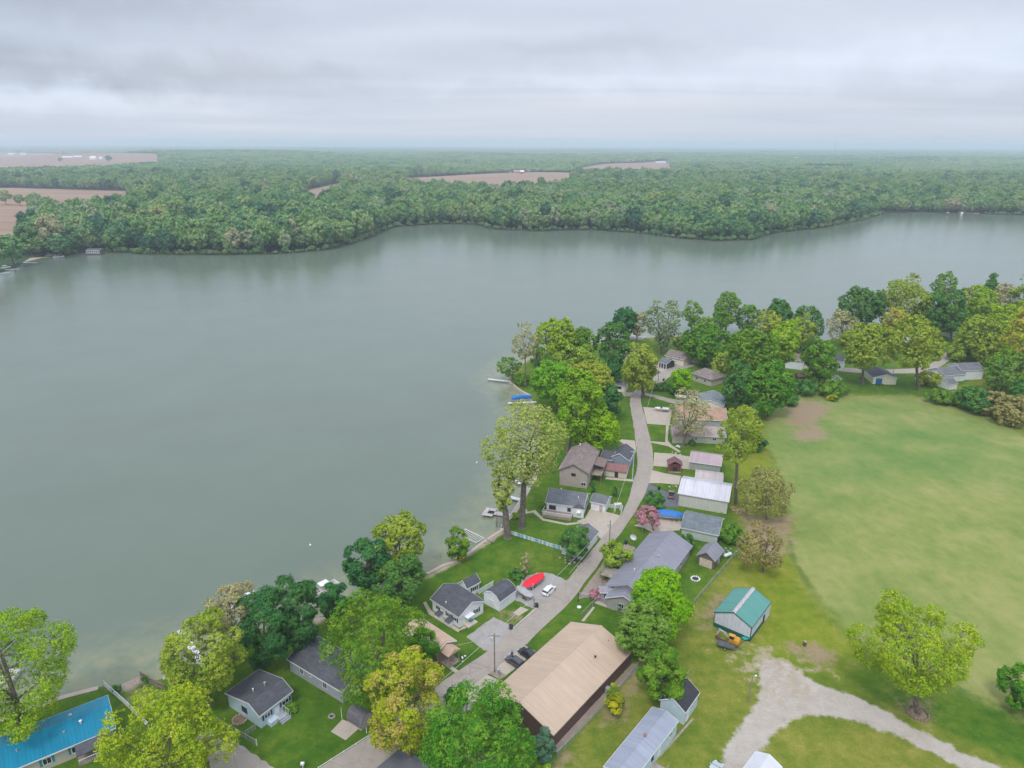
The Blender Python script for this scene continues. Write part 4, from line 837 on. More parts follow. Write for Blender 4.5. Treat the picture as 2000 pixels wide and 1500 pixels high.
T(330, 1560, 198, 445, 1343, 1570, 'flat', 'yg', 'wide yellow green tree at the bottom edge right of the blue roof', dens=1.8)
T(411, 1378, 312, 478, 1200, 1366, 'flat', 'ol', 'loose olive green tree beside the light blue cottage', dens=1.7)
T(455, 1290, 400, 508, 1130, 1265, 'airy', 'ta', 'thin tan budding tree on the shore left of the dark green tree', dens=.9)
T(515, 1305, 460, 572, 1135, 1305, 'dense', 'dk', 'left one of the two big dark green trees by the grey house')
T(585, 1285, 530, 632, 1118, 1285, 'dense', 'dk', 'right one of the two big dark green trees by the grey house')
T(652, 1216, 624, 682, 1130, 1212, 'round', 'dk', 'small dark green round tree on the shore above the grey house')
T(716, 1185, 672, 760, 1042, 1168, 'dense', 'dk', 'dark green tree leaning over the shore left of the golden topped tree')
T(780, 1135, 728, 828, 1000, 1105, 'dense', 'ol', 'tall bronze olive topped tree on the shore by the white house', dens=2.00)
T(785, 1200, 722, 842, 1086, 1178, 'dense', 'dg', 'dark green tree left of the white house')
T(735, 1380, 628, 836, 1148, 1368, 'dense', 'g', 'largest deep green maple over the grey house roof')
T(800, 1480, 712, 874, 1255, 1488, 'flat', 'go', 'golden yellow tree beside the road at the bottom', dens=1.7)
T(935, 1565, 828, 1044, 1335, 1560, 'dense', 'g', 'large mid green maple at the bottom left of the brown steel building')
T(890, 1375, 868, 912, 1345, 1378, 'round', 'dg', 'small shrubby tree between road and the large bottom maple')
T(1063, 1505, 1036, 1090, 1408, 1498, 'cone', 'sp', 'blue green spruce at the corner of the brown steel building', 'conifer')
T(1058, 1530, 1035, 1085, 1470, 1525, 'bush', 'yg', 'yellow green shrub below the spruce at the bottom edge', 'shrub')
T(1290, 1245, 1224, 1356, 1104, 1238, 'dense', 'bg', 'brightest green round maple beside the ranch house', dens=2.62)
T(1255, 1290, 1198, 1310, 1170, 1280, 'round', 'mg', 'dull green dome shaped tree in front of the brightest maple', dens=2.1)
T(1290, 1380, 1250, 1337, 1264, 1375, 'dense', 'g', 'medium green tree above the mobile home')
T(1198, 1398, 1174, 1223, 1326, 1395, 'cone', 'ye', 'yellow tipped cone shaped evergreen beside the brown steel building', 'conifer')
T(1793, 1393, 1672, 1910, 1172, 1352, 'flat', 'yg', 'lone spreading tree by the gravel drive in a mulch ring', dens=1.7, fork=.34)
T(1996, 1388, 1962, 2050, 1305, 1385, 'dense', 'g', 'small green tree cut off by the right edge')
T(1019, 1031, 950, 1104, 785, 958, 'airy', 'pa', 'very tall pale budding tree with a long bare trunk by the docks', dens=1.5, tr=.85, fork=.55)
T(992, 1050, 955, 1012, 912, 1005, 'vase', 'pa', 'pruned pale tree with thick trunk beside the very tall one', dens=1.5, tr=.9)
T(895, 1096, 869, 919, 1031, 1091, 'round', 'g', 'small round green tree on the lawn by the yellow slide', dens=1.8)
T(1125, 1095, 1094, 1153, 1025, 1090, 'round', 'dg', 'round dull green tree in front of the white roadside garage')
T(1203, 1116, 1176, 1231, 1056, 1113, 'round', 'ol', 'small round olive tree at the roadside by the ranch house')
T(1277, 1037, 1236, 1296, 985, 1030, 'airy', 'pk', 'pink flowering redbud beside the blue covered boat', dens=1.1, fork=.35)
T(1275, 996, 1254, 1302, 958, 993, 'round', 'dg', 'dark green small tree on the edge of the black driveway')
T(1342, 1068, 1312, 1366, 1028, 1068, 'bush', 'dg', 'dark shrub between ranch house and shingled garage', 'shrub')
T(1432, 1058, 1404, 1460, 1008, 1060, 'bush', 'bush', 'light green clipped shrub behind the shingled garage', 'shrub')
T(1497, 1014, 1446, 1548, 915, 1012, 'airy', 'br', 'upper one of two brown budding trees at the field edge', dens=.8, fork=.3)
T(1490, 1116, 1449, 1534, 1018, 1116, 'airy', 'br', 'lower one of two brown budding trees at the field edge', dens=.9, fork=.3)
T(1437, 985, 1400, 1482, 792, 915, 'airy', 'ol', 'tall thin tree with dead limbs behind the pole barn', dens=.7, tr=.5, fork=.6)
T(1455, 880, 1424, 1492, 795, 880, 'dense', 'ol', 'dense olive tree at the top of the field edge', dens=1.88)
T(1480, 880, 1462, 1496, 838, 880, 'bush', 'dk', 'dark conifer shrub under the dense olive tree', 'shrub')
T(1334, 871, 1304, 1392, 758, 858, 'bare', 'ta', 'see-through tan tree in front of the pink roofed house', dens=.5, fork=.4)
# the point
T(1090, 802, 1034, 1132, 702, 792, 'dense', 'lg', 'bright lime tree nearest the pontoon boat', dens=2.00)
T(1108, 884, 1076, 1186, 716, 872, 'dense', 'lg', 'tall yellow green tree left of the brown house roof', dens=2.00)
T(1165, 888, 1138, 1210, 798, 882, 'dense', 'bg', 'bright green tree right above the brown house roof')
T(1168, 812, 1108, 1206, 704, 790, 'dense', 'ol', 'broad olive gold dome in the clump above the brown house', dens=1.62)
T(1190, 824, 1168, 1216, 742, 818, 'dense', 'dk', 'dark green tree on the right side of the olive gold dome')
T(1130, 752, 1082, 1174, 674, 740, 'dense', 'ol', 'faded gold tree behind the olive gold dome', dens=1.38)
T(1080, 716, 1044, 1132, 622, 694, 'dense', 'yg', 'yellow green tree at the tip of the point', dens=1.75)
T(1027, 757, 998, 1052, 627, 715, 'bare', 'ta', 'slender bare tan tree at the water on the point', dens=.55, tr=.25)
T(1048, 752, 1030, 1066, 640, 700, 'bare', 'ol', 'second slender bare tree at the water on the point', dens=.5, tr=.25)
T(1003, 742, 963, 1020, 695, 735, 'bare', 'mg', 'small sparse tree leaning out over the water', dens=.7, tr=.2)
T(1142, 716, 1120, 1166, 640, 692, 'dense', 'g', 'green tree behind the gold tree on the point')
T(1205, 738, 1164, 1236, 622, 720, 'dense', 'dg', 'tall dark green tree left of the road bend', dens=1.62)
T(1190, 760, 1170, 1216, 700, 745, 'dense', 'dk', 'low dark tree beneath the olive gold dome')
T(1228, 668, 1196, 1246, 597, 655, 'dense', 'dk', 'dark green tree on the back shore beside a tan one')
T(1243, 668, 1230, 1264, 607, 662, 'airy', 'ta', 'narrow tan tree on the back shore', dens=1.1)
T(1290, 692, 1258, 1336, 582, 682, 'vase', 'gg', 'big spiky grey green tree with many upright branches', dens=.75, tr=.8, fork=.3)
T(1350, 650, 1332, 1374, 585, 640, 'vase', 'mg', 'thin stemmed tree on the back shore right of the spiky one', dens=1.0)
T(1258, 778, 1214, 1286, 664, 768, 'dense', 'ol', 'full yellow olive tree standing at the road bend', dens=1.88, tr=.6)
T(1375, 712, 1328, 1428, 636, 708, 'dense', 'g', 'broad rounded green tree above the hipped roof', dens=1.88)
T(1416, 655, 1394, 1450, 565, 640, 'airy', 'mg', 'tall two tiered tree on the back shore', dens=1.2)
T(1408, 660, 1388, 1424, 594, 650, 'airy', 'g', 'thin green tree left of the two tiered tree', dens=1.1)
T(1456, 652, 1438, 1488, 592, 645, 'airy', 'g', 'open crowned green tree right of the two tiered tree', dens=1.2)
T(1522, 655, 1500, 1546, 582, 630, 'dense', 'dg', 'round dark tree standing out above the back shore')
T(1578, 668, 1544, 1610, 597, 655, 'airy', 'dg', 'feathery green tree at the end of the back shore', dens=1.2)
T(1560, 715, 1540, 1592, 610, 680, 'airy', 'ol', 'yellowish thin tree in front of the feathery green one', dens=1.0)
T(1497, 670, 1476, 1528, 604, 660, 'dense', 'ol', 'muted olive tree left of the round dark tree', dens=1.50)
T(1530, 748, 1494, 1566, 624, 712, 'dense', 'yg', 'tall lime yellow tree in the middle of the wooded bend', dens=2.25)
T(1470, 762, 1420, 1522, 638, 740, 'dense', 'g', 'large green tree left of the lime yellow one', dens=2.00)
T(1415, 740, 1388, 1436, 682, 742, 'dense', 'ol', 'olive tree right of the hipped roof', dens=1.62)
T(1442, 802, 1412, 1482, 704, 800, 'dense', 'dg', 'deep green tree above the cream gabled garage')
T(1500, 814, 1456, 1548, 708, 806, 'dense', 'g', 'deep green bushy tree at the top corner of the field', dens=2.25)
T(1333, 776, 1312, 1352, 714, 770, 'dense', 'bg', 'small bright green tree inside the road bend')
T(1295, 762, 1282, 1312, 746, 768, 'bush', 'dg', 'round dark shrub inside the road bend', 'shrub')
T(1470, 832, 1454, 1488, 783, 832, 'cone', 'dg', 'dark pointed evergreen by the field corner', 'conifer')
T(1600, 752, 1568, 1634, 658, 748, 'dense', 'g', 'full green tree left of the small grey shed', dens=2.25)
T(1560, 770, 1536, 1600, 738, 772, 'bush', 'dg', 'low green thicket under the playhouse', 'shrub')
T(1643, 682, 1618, 1672, 608, 662, 'airy', 'ta', 'thin pinkish tan tree beside the water', dens=.9)
T(1690, 652, 1636, 1724, 564, 640, 'dense', 'dg', 'large dark green tree rising against the water', dens=1.88)
T(1684, 750, 1642, 1738, 632, 722, 'dense', 'ol', 'yellow olive tree behind the cream garage', dens=1.75)
T(1765, 656, 1720, 1818, 540, 640, 'airy', 'ol', 'tall olive tree right of the dark green one', dens=1.2)
T(1745, 680, 1725, 1775, 600, 665, 'airy', 'go', 'goldish tree under the tall olive one', dens=1.1)
T(1793, 762, 1738, 1838, 624, 720, 'dense', 'ol', 'golden olive tree with tall bare trunk beside the farmhouse', dens=1.50, fork=.7)
T(1845, 605, 1820, 1866, 532, 592, 'airy', 'mg', 'slim pointed tree above the right skyline of trees', dens=1.3)
T(1815, 660, 1786, 1842, 572, 650, 'dense', 'dg', 'dark green tree left of the blue canopy')
T(1858, 665, 1828, 1888, 570, 655, 'dense', 'dg', 'dark green tree right of the blue canopy')
T(1872, 705, 1850, 1890, 672, 706, 'dense', 'ol', 'small gold tree beside the road fork')
T(1935, 610, 1910, 1960, 530, 600, 'cone', 'dg', 'tall evergreen poking above the right group of trees', 'conifer')
T(1386, 668, 1360, 1402, 618, 668, 'dense', 'mg', 'soft green tree at the water behind the broad rounded tree', dens=1.62)
T(1440, 704, 1414, 1470, 648, 704, 'dense', 'g', 'filling green tree between the broad rounded tree and the large green one', dens=1.75)
T(1548, 694, 1524, 1584, 645, 700, 'dense', 'dg', 'dark green tree right of the lime yellow one', dens=1.75)
T(1335, 690, 1318, 1352, 650, 688, 'dense', 'mg', 'small green tree at the right foot of the spiky tree', dens=1.62)
T(1110, 720, 1090, 1130, 650, 700, 'dense', 'mg', 'soft green tree filling the point behind the yellow green one', dens=1.62)
T(834, 1302, 800, 856, 1222, 1296, 'dense', 'g', 'green tree between the big maple and the tan roofed cottage porch')
T(1052, 738, 1036, 1072, 668, 730, 'airy', 'mg', 'soft green tree among the bare stems at the tip of the point', dens=1.2)
T(1950, 745, 1930, 1980, 684, 742, 'dense', 'g', 'deep green tree just right of the white farmhouse')
T(1975, 688, 1946, 2012, 598, 680, 'dense', 'ol', 'pale olive tree in the upper right edge wood below the skyline')
T(1893, 690, 1866, 1918, 625, 690, 'dense', 'mg', 'soft green tree above the back roof of the white farmhouse')
T(2020, 792, 1986, 2075, 716, 800, 'dense', 'ol', 'drooping olive tree at the right edge above the russet shrub')
edge = [(1880, 640, 1862, 1915, 560, 630, 'ol'), (1915, 650, 1885, 1950, 560, 640, 'yg'), (1960, 640, 1930, 1995, 555, 630, 'ta'), (1998, 650, 1975, 2040, 538, 640, 'ol'), (1905, 705, 1868, 1950, 615, 700, 'ol'),
        (1955, 700, 1922, 2000, 600, 690, 'yg'), (2000, 740, 1960, 2060, 600, 720, 'go'), (1925, 712, 1895, 1962, 652, 708, 'ol'), (1955, 765, 1928, 1990, 696, 765, 'mg'), (1985, 780, 1955, 2040, 690, 780, 'mg'), (2005, 812, 1975, 2060, 735, 810, 'dg')]
wl = ['pale olive crown', 'fresh yellow green crown', 'tan budding crown', 'olive crown cut by the frame', 'broad gold olive crown', 'light green crown', 'big golden crown cut by the frame', 'drooping olive crown', 'soft green crown', 'bushy green crown', 'dark green crown cut by the frame']
wp = ['highest at the left of the right edge wood', 'beside the evergreen at the right', 'at the skyline of the right edge wood', 'on the skyline at the right edge', 'behind the white farmhouse', 'in the middle of the right edge wood', 'at the middle of the right edge', 'over the right end of the farmhouse', 'right of the farmhouse lean-to', 'above the field at the right', 'lowest at the right edge above the field']
for e, a_, b_ in zip(edge, wl, wp): T(*e[:6], 'dense', e[6], a_+' '+b_, dens=1.2)
hedge = [(1815, 752, 1790, 1836, 728, 762, 'ol', 'yellow shrub'), (1838, 788, 1812, 1860, 752, 788, 'bush', 'green shrub'), (1868, 792, 1842, 1900, 762, 792, 'mg', 'broad green shrub'), (1905, 804, 1872, 1942, 738, 802, 'dg', 'dark green shrub'), (1942, 812, 1912, 1980, 752, 812, 'br', 'rusty brown shrub'),
         (1978, 830, 1948, 2015, 762, 830, 'br', 'russet brown shrub'), (1890, 772, 1876, 1912, 748, 770, 'mg', 'rounded shrub')]
hp = ['below the tall bare trunk', 'left end of the row at the field corner', 'in front of the little white shed', 'in the row above the field', 'in the row near the right edge', 'at the right end of the row by the edge', 'right of the little white shed']
for e, p_ in zip(hedge, hp): T(*e[:6], 'bush', e[6], e[7]+' '+p_, 'shrub')
low = [(1540, 790, 1515, 1565, 765, 795, 'dg', 'green thicket right of the deep green bushy tree'), (1620, 772, 1590, 1660, 752, 775, 'bush', 'low thicket below the full green tree'), (1622, 782, 1612, 1638, 772, 783, 'ye', 'yellow flowering shrub at the top of the field'),
       (1213, 1185, 1195, 1226, 1162, 1190, 'dg', 'rounded dark shrub at the ranch house window'), (1167, 1168, 1150, 1178, 1145, 1170, 'pk', 'pink flowering shrub beside the ranch house entrance'), (563, 1388, 555, 582, 1372, 1392, 'bush', 'small bright shrub at the corner of the light blue cottage'),
       (227, 1350, 219, 234, 1338, 1352, 'dg', 'little dark shrub left of the sandy beach'), (284, 1330, 278, 290, 1323, 1332, 'dg', 'little dark shrub right of the sandy beach'), (1320, 770, 1306, 1330, 752, 772, 'dg', 'dark low shrub by the small bright tree'),
       (1262, 748, 1252, 1275, 728, 750, 'dg', 'dark shrub on the verge at the bend'), (1350, 868, 1344, 1358, 858, 869, 'dg', 'tiny clipped shrub by the pink roofed house'), (1061, 990, 1053, 1068, 974, 990, 'mg', 'small shrub at the deck corner of the white lake house'),
       (1005, 1128, 992, 1028, 1117, 1130, 'dg', 'low planting between shed and red covered boat'), (1008, 1012, 1000, 1014, 998, 1015, 'ol', 'leafy shrub at the foot of the pruned tree'), (1180, 1128, 1172, 1190, 1110, 1130, 'ol', 'pale shrub at the timber pergola'),
       (1000, 752, 1006, 1034, 720, 752, 'g', 'shrub beside the curved sea wall on the point'), (1275, 760, 1262, 1284, 742, 762, 'dg', 'shrub by the trunk at the road bend')]
for e in low: T(*e[:6], 'bush', e[6], e[7], 'shrub')
T(1024, 1130, 1016, 1036, 1078, 1125, 'bare', 'ta', 'narrow leafless brown tree on the lawn by the red covered boat', dens=.5, tr=.1, fork=.2)
T(403, 1482, 392, 418, 1440, 1478, 'bare', 'ta', 'small bare twiggy tree by the gravel turning area', dens=.4, tr=.08, fork=.2)
T(1158, 965, 1154, 1163, 938, 964, 'cone', 'dg', 'left one of two slim upright evergreens on the front lawn', 'conifer')
T(1201, 970, 1196, 1206, 944, 969, 'cone', 'dg', 'right one of two slim upright evergreens on the front lawn', 'conifer')
# ---------------------------------------------------------------- vehicles, boats, docks, fences, poles
def heading(a, b):
    A, B = g(*a), g(*b); return math.atan2(B[1]-A[1], B[0]-A[0])
def carpaint(name, col):
    m, nt, b = newmat(name); b.inputs['Base Color'].default_value = (*col, 1); b.inputs['Roughness'].default_value = .25; b.inputs['Coat Weight'].default_value = .6; return m
def wheel(root, x, y, r=.34, w=.24, name='wheel'):
    b = MB(); b.tube((x, y-w/2, r), (x, y+w/2, r), r, r, 14); t = b.build(name, BLACK, root)
    b = MB(); s = 1 if y > 0 else -1; b.tube((x, y+s*(w/2-.02), r), (x, y+s*(w/2+.015), r), r*.6, r*.55, 10); b.build('rim', GREYM, t)
def car(name, at, to, label, col, L=4.5, Wd=1.85, Hh=1.62, cat='car', bed=False, group=None):
    P = g(*at); root = empty(name, P, heading(at, to), label, cat, group); w = Wd/2; k = L/4.5; m = carpaint(name+'_paint', col)
    def ring(x, hw, z0, z1, tz=None): return [(x, -hw, z0), (x, -hw*1.0, (z0+z1)/2), (x, -hw*.93, z1), (x, hw*.93, z1), (x, hw, (z0+z1)/2), (x, hw, z0)]
    st = [(-2.22, .84, .42, .78), (-2.1, .94, .3, .98), (-1.5, 1, .25, 1.02), (0, 1, .24, .98), (.9, 1, .25, .97), (1.7, .97, .28, .86), (2.1, .88, .34, .74), (2.25, .72, .42, .62)]
    b = MB(); b.loft([ring(x*k, w*f, z0, z1) for x, f, z0, z1 in st]); b.build('body', m, root, False)
    xs = [(-2.0, .97), (-1.6, 1.5), (-.2, Hh-.02), (.35, Hh-.08), (1.15, .97)] if not bed else [(-.55, .97), (-.45, 1.55), (-.1, 1.62), (.45, 1.56), (1.15, .97)]
    b = MB(); b.loft([[(x*k, -w*(.9-.2*(z-.95)), .95), (x*k, -w*(.9-.22*(z-.95)), z), (x*k, w*(.9-.22*(z-.95)), z), (x*k, w*(.9-.2*(z-.95)), .95)] for x, z in xs]); b.build('windows', GLASS, root)
    b = MB(); rx = [(-1.72, 1.42), (-1.4, 1.56), (-.2, Hh+.02), (.3, Hh-.04)] if not bed else [(-.47, 1.56), (-.1, 1.65), (.42, 1.6)]
    b.loft([[(x*k, -w*.74, z-.05), (x*k, -w*.70, z+.02), (x*k, w*.70, z+.02), (x*k, w*.74, z-.05)] for x, z in rx]); b.build('roof', m, root)
    b = MB()
    for x, z, z1 in ((-1.62, .97, 1.45), (-.35, .97, Hh-.05), (.42, 1.0, Hh-.1)):
        if not bed: [b.tube((x*k, s*w*.93, z), (x*k, s*w*.79, z1), .04, .04, 4) for s in (-1, 1)]
    if not bed: b.build('pillar', m, root)
    else:
        b = MB(); b.box(-2.1*k, -.6*k, -w*.78, w*.78, .93, 1.045); b.build('bed', BLACK, root)
    for x in (-1.38*k, 1.4*k):
        for y in (-w+.1, w-.1): wheel(root, x, y)
    for y in (-w*.62, w*.62):
        MB().box(2.1*k, 2.22*k, y-.16, y+.16, .62, .74).build('headlight', WHITE, root); MB().box(-2.24*k, -2.14*k, y-.15, y+.15, .72, .86).build('tail_light', paint('tail_red', (.35, .02, .02), .3), root)
        MB().box(.75*k, .95*k, (w+.02)*np.sign(y)-.08, (w+.02)*np.sign(y)+.08, .98, 1.12).build('mirror', m, root)
    return root
car('parked_car', (1072, 1157), (1084, 1145), 'white hatchback parked next to the red covered boat', (.75, .76, .78), 4.3)
car('parked_car', (1006, 1297), (988, 1285), 'dark purple grey car parked nearest the utility pole', (.06, .055, .07), 4.6)
car('parked_car', (1031, 1282), (1012, 1269), 'black van like car parked between the grey one and the lawn', (.015, .017, .022), 4.7, 1.9, 1.8)
car('parked_truck', (1311, 969), (1312, 961), 'brown pickup with open bed parked on the black driveway', (.22, .15, .13), 4.6, 1.95, 1.6, 'pickup truck', True)
car('parked_car', (1341, 705), (1325, 703), 'maroon car in front of the parked blue one at the top road', (.10, .03, .04), 4.8)
car('parked_car', (1346, 697), (1330, 695), 'dark blue car beyond the maroon one at the top road', (.02, .06, .16), 4.8)
car('parked_truck', (1393, 1513), (1405, 1494), 'silver truck cut off by the bottom edge beside the gravel drive', (.4, .45, .48), 4.8, 1.95, 1.7, 'pickup truck', True)
car('parked_car', (1797, 738), (1812, 742), 'dark car beside the porch of the white farmhouse', (.05, .05, .06), 4.3)

def hull(L, w, d, z0, n=9, blunt=.55):
    rings = []
    for i in range(n):
        x = i/(n-1); f = min(1, blunt+.45*min(1, x*4)) if x < .25 else (1 if x < .55 else math.sqrt(max(0.0, 1-((x-.55)/.45)**2))*.97+.03)
        X = -L/2+L*x; hw = w/2*f; kz = z0+d*max(0, (x-.7)/.3)**2*.7
        rings.append([(X, -hw, z0+d), (X, -hw*.75, z0+d*.35*1+kz*0+(kz-z0)*.5), (X, 0, kz), (X, hw*.75, z0+d*.35+(kz-z0)*.5), (X, hw, z0+d)])
    return rings
def trailer_frame(root, L, z, w=1.6):
    b = MB(); [b.tube((-L*.42, y, z), (L*.25, y, z), .06, .06, 6) for y in (-w/2, w/2)]; [b.tube((L*.25, y, z), (L*.55, 0, z), .05, .05, 6) for y in (-w/2, w/2)]; b.tube((L*.55, 0, z), (L*.68, 0, z), .05, .05, 6)
    [b.tube((x, -w/2, z), (x, w/2, z), .04, .04, 6) for x in (-L*.4, -L*.1, L*.2)]; b.tube((L*.6, 0, z), (L*.6, 0, 0), .04, .04, 6); b.build('trailer_frame', GREYM, root)
    for x in (-L*.12, -L*.27):
        for y in (-w/2-.2, w/2+.2): wheel(root, x, y, .3, .2)
def boat(name, at, to, label, hullc, coverc, L=6.5, w=2.3, d=.8, z0=.55, trailer=True, peak=.5, ground=0.0, cat='boat'):
    P = g(*at, ground); root = empty(name, P, heading(at, to), label, cat)
    MB().loft(hull(L, w, d, z0)).build('hull', hullc, root)
    if coverc:
        rings = []
        for r_ in hull(L*1.01, w*1.03, d, z0):
            X = r_[0][0]; hw = abs(r_[0][1]); t = (X+L/2)/L; pk = peak*(math.sin(min(1, max(0, t))*math.pi*.9)**.6)+.06; zt = z0+d
            rings.append([(X, -hw, zt-.12), (X, -hw*.96, zt+.06), (X, -hw*.45, zt+pk*.85), (X, 0, zt+pk), (X, hw*.45, zt+pk*.85), (X, hw*.96, zt+.06), (X, hw, zt-.12)])
        MB().loft(rings).build('cover', coverc, root)
    else:
        MB().box(-L*.3, L*.15, -w*.32, w*.32, z0+d*.9, z0+d+.08).build('seat', paint('boat_seat', (.6, .57, .5)), root); b = MB(); b.prism([(L*.08, z0+d), (L*.0, z0+d+.6), (L*.04, z0+d+.6), (L*.13, z0+d)], -w*.33, w*.33, 'y'); b.build('windscreen', GLASS, root)
        MB().box(-L*.53, -L*.46, -.25, .25, z0+.1, z0+d+.5).build('outboard_motor', BLACK, root)
    if trailer: trailer_frame(root, L, z0-.02)
    return root
redc = paint('red_cover', (.78, .012, .035), .7, .08, 2); bluec = paint('blue_cover', (.01, .155, .50), .55, .12, 1.5); greyc = paint('grey_cover', (.38, .37, .37), .7, .1, 2); whull = paint('white_hull', (.7, .7, .72), .3, .04)
r = boat('covered_boat', (1043, 1142), (1064, 1128), 'white boat under a bright red cover on a trailer beside the white car', whull, redc, 6.9, 2.6, .8, .6)
b = MB(); [b.tube((x, y, .5), (x, y, 2.3), .05, .05, 6) for x, y in ((-2.7, 1.5), (-2.1, -1.5))]; b.build('guide_post', WHITE, r)
r = boat('covered_boat', (1024, 1164), (1009, 1154), 'grey covered boat on a trailer between the shed and the red covered boat', GREYM, greyc, 5.2, 2.0, .6, .7, peak=.35)
r = boat('covered_boat', (1305, 1014), (1272, 1011), 'large boat under a blue tarpaulin beside the shingled garage', whull, bluec, 8.2, 2.9, 1.1, .6, peak=1.1)
r = boat('open_boat', (1293, 803), (1268, 801), 'open white boat on a trailer at the top of the concrete driveway', whull, None, 6.0, 2.3, .8, .5)
r = boat('covered_boat', (1331, 779), (1342, 781), 'pale covered boat beside the tiny white windowed shed', whull, paint('cream_cover', (.6, .58, .55)), 5.5, 2.2, .7, .5)
WL = -0.45
def pontoon(at, to, label, coverc, L=7.0, w=2.6, rail=True):
    P = g(*at, WL); root = empty('pontoon_boat', P, heading(at, to), label, 'pontoon boat')
    for y in (-w*.36, w*.36): MB().tube((-L/2, y, .15), (L/2-.5, y, .15), .33, .33, 10).tube((L/2-.5, y, .15), (L/2, y, .3), .33, .08, 10).build('float', GREYM, root)
    MB().box(-L/2, L/2-.2, -w/2, w/2, .48, .6).build('deck', paint('boat_deck', (.45, .4, .36)), root)
    if coverc: MB().loft([[(x, -w/2-.05, .95), (x, -w*.4, .98+h_), (x, w*.4, .98+h_), (x, w/2+.05, .95)] for x, h_ in ((-L*.5, .2), (-L*.3, .6), (0, .75), (L*.3, .55), (L*.47, .15))]).build('cover', coverc, root)
    MB().box(-L/2+.1, L/2-.3, -w/2, -w/2+.06, .6, 1.15).box(-L/2+.1, L/2-.3, w/2-.06, w/2, .6, 1.15).box(L/2-.36, L/2-.3, -w/2, w/2, .6, 1.15).build('railing', coverc or WHITE, root)
    if not coverc: MB().box(-L*.35, L*.05, -w*.4, w*.4, 2.3, 2.4).build('canopy', WHITE, root)
    return root
pontoon((1018, 780), (995, 782), 'pontoon boat under a blue cover moored at the point', bluec, 8.6)
pontoon((480, 1182), (470, 1186), 'white canopied pontoon boat glimpsed behind the tan budding tree', None, 7)
pontoon((115, 503), (125, 502), 'white boat moored at the far left beach tip', None, 9, 3)
pontoon((97, 500), (103, 499), 'small white boat drawn up behind the far left beach tip', None, 7, 2.6)
pontoon((32, 517), (45, 513), 'boat with dark blue cover at the far left docks', paint('navy_cover', (.02, .06, .16)), 8, 3)
pontoon((12, 524), (22, 522), 'white boat at the innermost of the far left docks', None, 8, 3)
pontoon((1243, 664), (1262, 664), 'white boat moored behind the spiky tree on the back shore', None, 8, 2.8)
pontoon((12, 1338), (18, 1330), 'white boat hidden behind the bright maple at the far left', None, 7, 2.6)
pontoon((640, 1152), (652, 1146), 'white boat behind the small dark green shore tree', None, 6, 2.4)
deckm = paint('dock_boards', (.46, .42, .42), .8, .15, 2); wdock = paint('white_dock', (.66, .66, .68), .6, .08)
def dock(a, b_, w, label, mat=deckm, plat=None, zt=.25):
    A, B = g(*a, 0), g(*b_, 0); Lh = np.linalg.norm((B-A)[:2]); root = empty('boat_dock', (A[0], A[1], 0), math.atan2(B[1]-A[1], B[0]-A[0]), label, 'dock')
    m = MB(); n = max(2, int(Lh/.45))
    for i in range(n): m.box(Lh*i/n+.012, Lh*(i+1)/n-.012, -w/2, w/2, zt-.08, zt)
    if plat: [m.box(plat[0]+i*.45, plat[0]+i*.45+.43, plat[2], plat[3], zt-.08, zt) for i in range(int((plat[1]-plat[0])/.45))]
    m.build('deck', mat, root); m = MB(); m.box(0, Lh, -w/2, -w/2+.08, zt-.25, zt-.085).box(0, Lh, w/2-.08, w/2, zt-.25, zt-.085).build('frame', GREYM, root)
    m = MB(); [m.tube((x, y, -1.9), (x, y, zt+.5), .04, .04, 6) for x in np.linspace(.3, Lh-.3, max(2, int(Lh/3))) for y in (-w/2-.05, w/2+.05)]; m.build('post', GREYM, root); return root
dock((953, 1001), (998, 1008), 1.7, 'grey dock with a wide end platform left of the pruned tree', plat=(-1.2, 2.0, -2.2, 2.4))
dock((988, 970), (1016, 977), 1.5, 'white dock behind the trunk of the very tall tree', wdock)
dock((1000, 934), (1016, 946), 1.4, 'short white dock seen through the lower limbs of the very tall tree', wdock)
dock((1022, 939), (1043, 943), 1.4, 'white dock nearest the brown house', wdock)
dock((953, 741), (998, 746), 1.5, 'long white dock at the tip of the point', wdock)
dock((992, 788), (1048, 786), 1.3, 'white dock in front of the blue covered pontoon boat', wdock)
dock((1010, 773), (1036, 771), 1.1, 'tan dock behind the blue covered pontoon boat')
dock((352, 1232), (398, 1300), 1.4, 'white dock seen through the olive green tree at lower left', wdock)
dock((46, 513), (73, 514), 1.6, 'thin white dock right of the far left beach', wdock)
dock((0, 534), (19, 533), 2.0, 'white dock lowest of the far left docks', wdock)
dock((10, 527), (38, 526), 1.8, 'white dock above the lowest far left one', wdock)
dock((1230, 661), (1262, 659), 1.5, 'white dock behind the spiky tree', wdock)
def frame_lift(c4, label, mat, n=9, zt=.15, h2=None):
    A, B, C_, D_ = [g(*p, zt) for p in c4]; root = empty('boat_lift_frame', (A[0], A[1], 0), 0, label, 'boat lift'); o = np.array([A[0], A[1], 0]); m = MB()
    for p, q in ((A, B), (D_, C_), (A, D_), (B, C_)): m.tube(p-o, q-o, .09, .09, 6)
    m.build('frame', mat, root); m = MB(); [m.tube(A+(B-A)*t-o, D_+(C_-D_)*t-o, .06, .06, 6) for t in np.linspace(.08, .92, n)]; m.build('crossbar', mat, root)
    m = MB(); [m.tube(p-o+np.array([0, 0, -1.8]), p-o+np.array([0, 0, h2 or .3]), .06, .06, 6) for p in (A, B, C_, D_)]; m.build('post', mat, root)
frame_lift([(909, 1033), (946, 1051), (929, 1060), (893, 1042)], 'pale grid of stacked dock frames lying in the water by the small round tree', wdock, 10)
frame_lift([(970, 1012), (983, 1014), (982, 1030), (969, 1026)], 'dark metal boat lift beside the platform dock', paint('dark_metal', (.12, .12, .13), .5), 3, .3, 1.4)
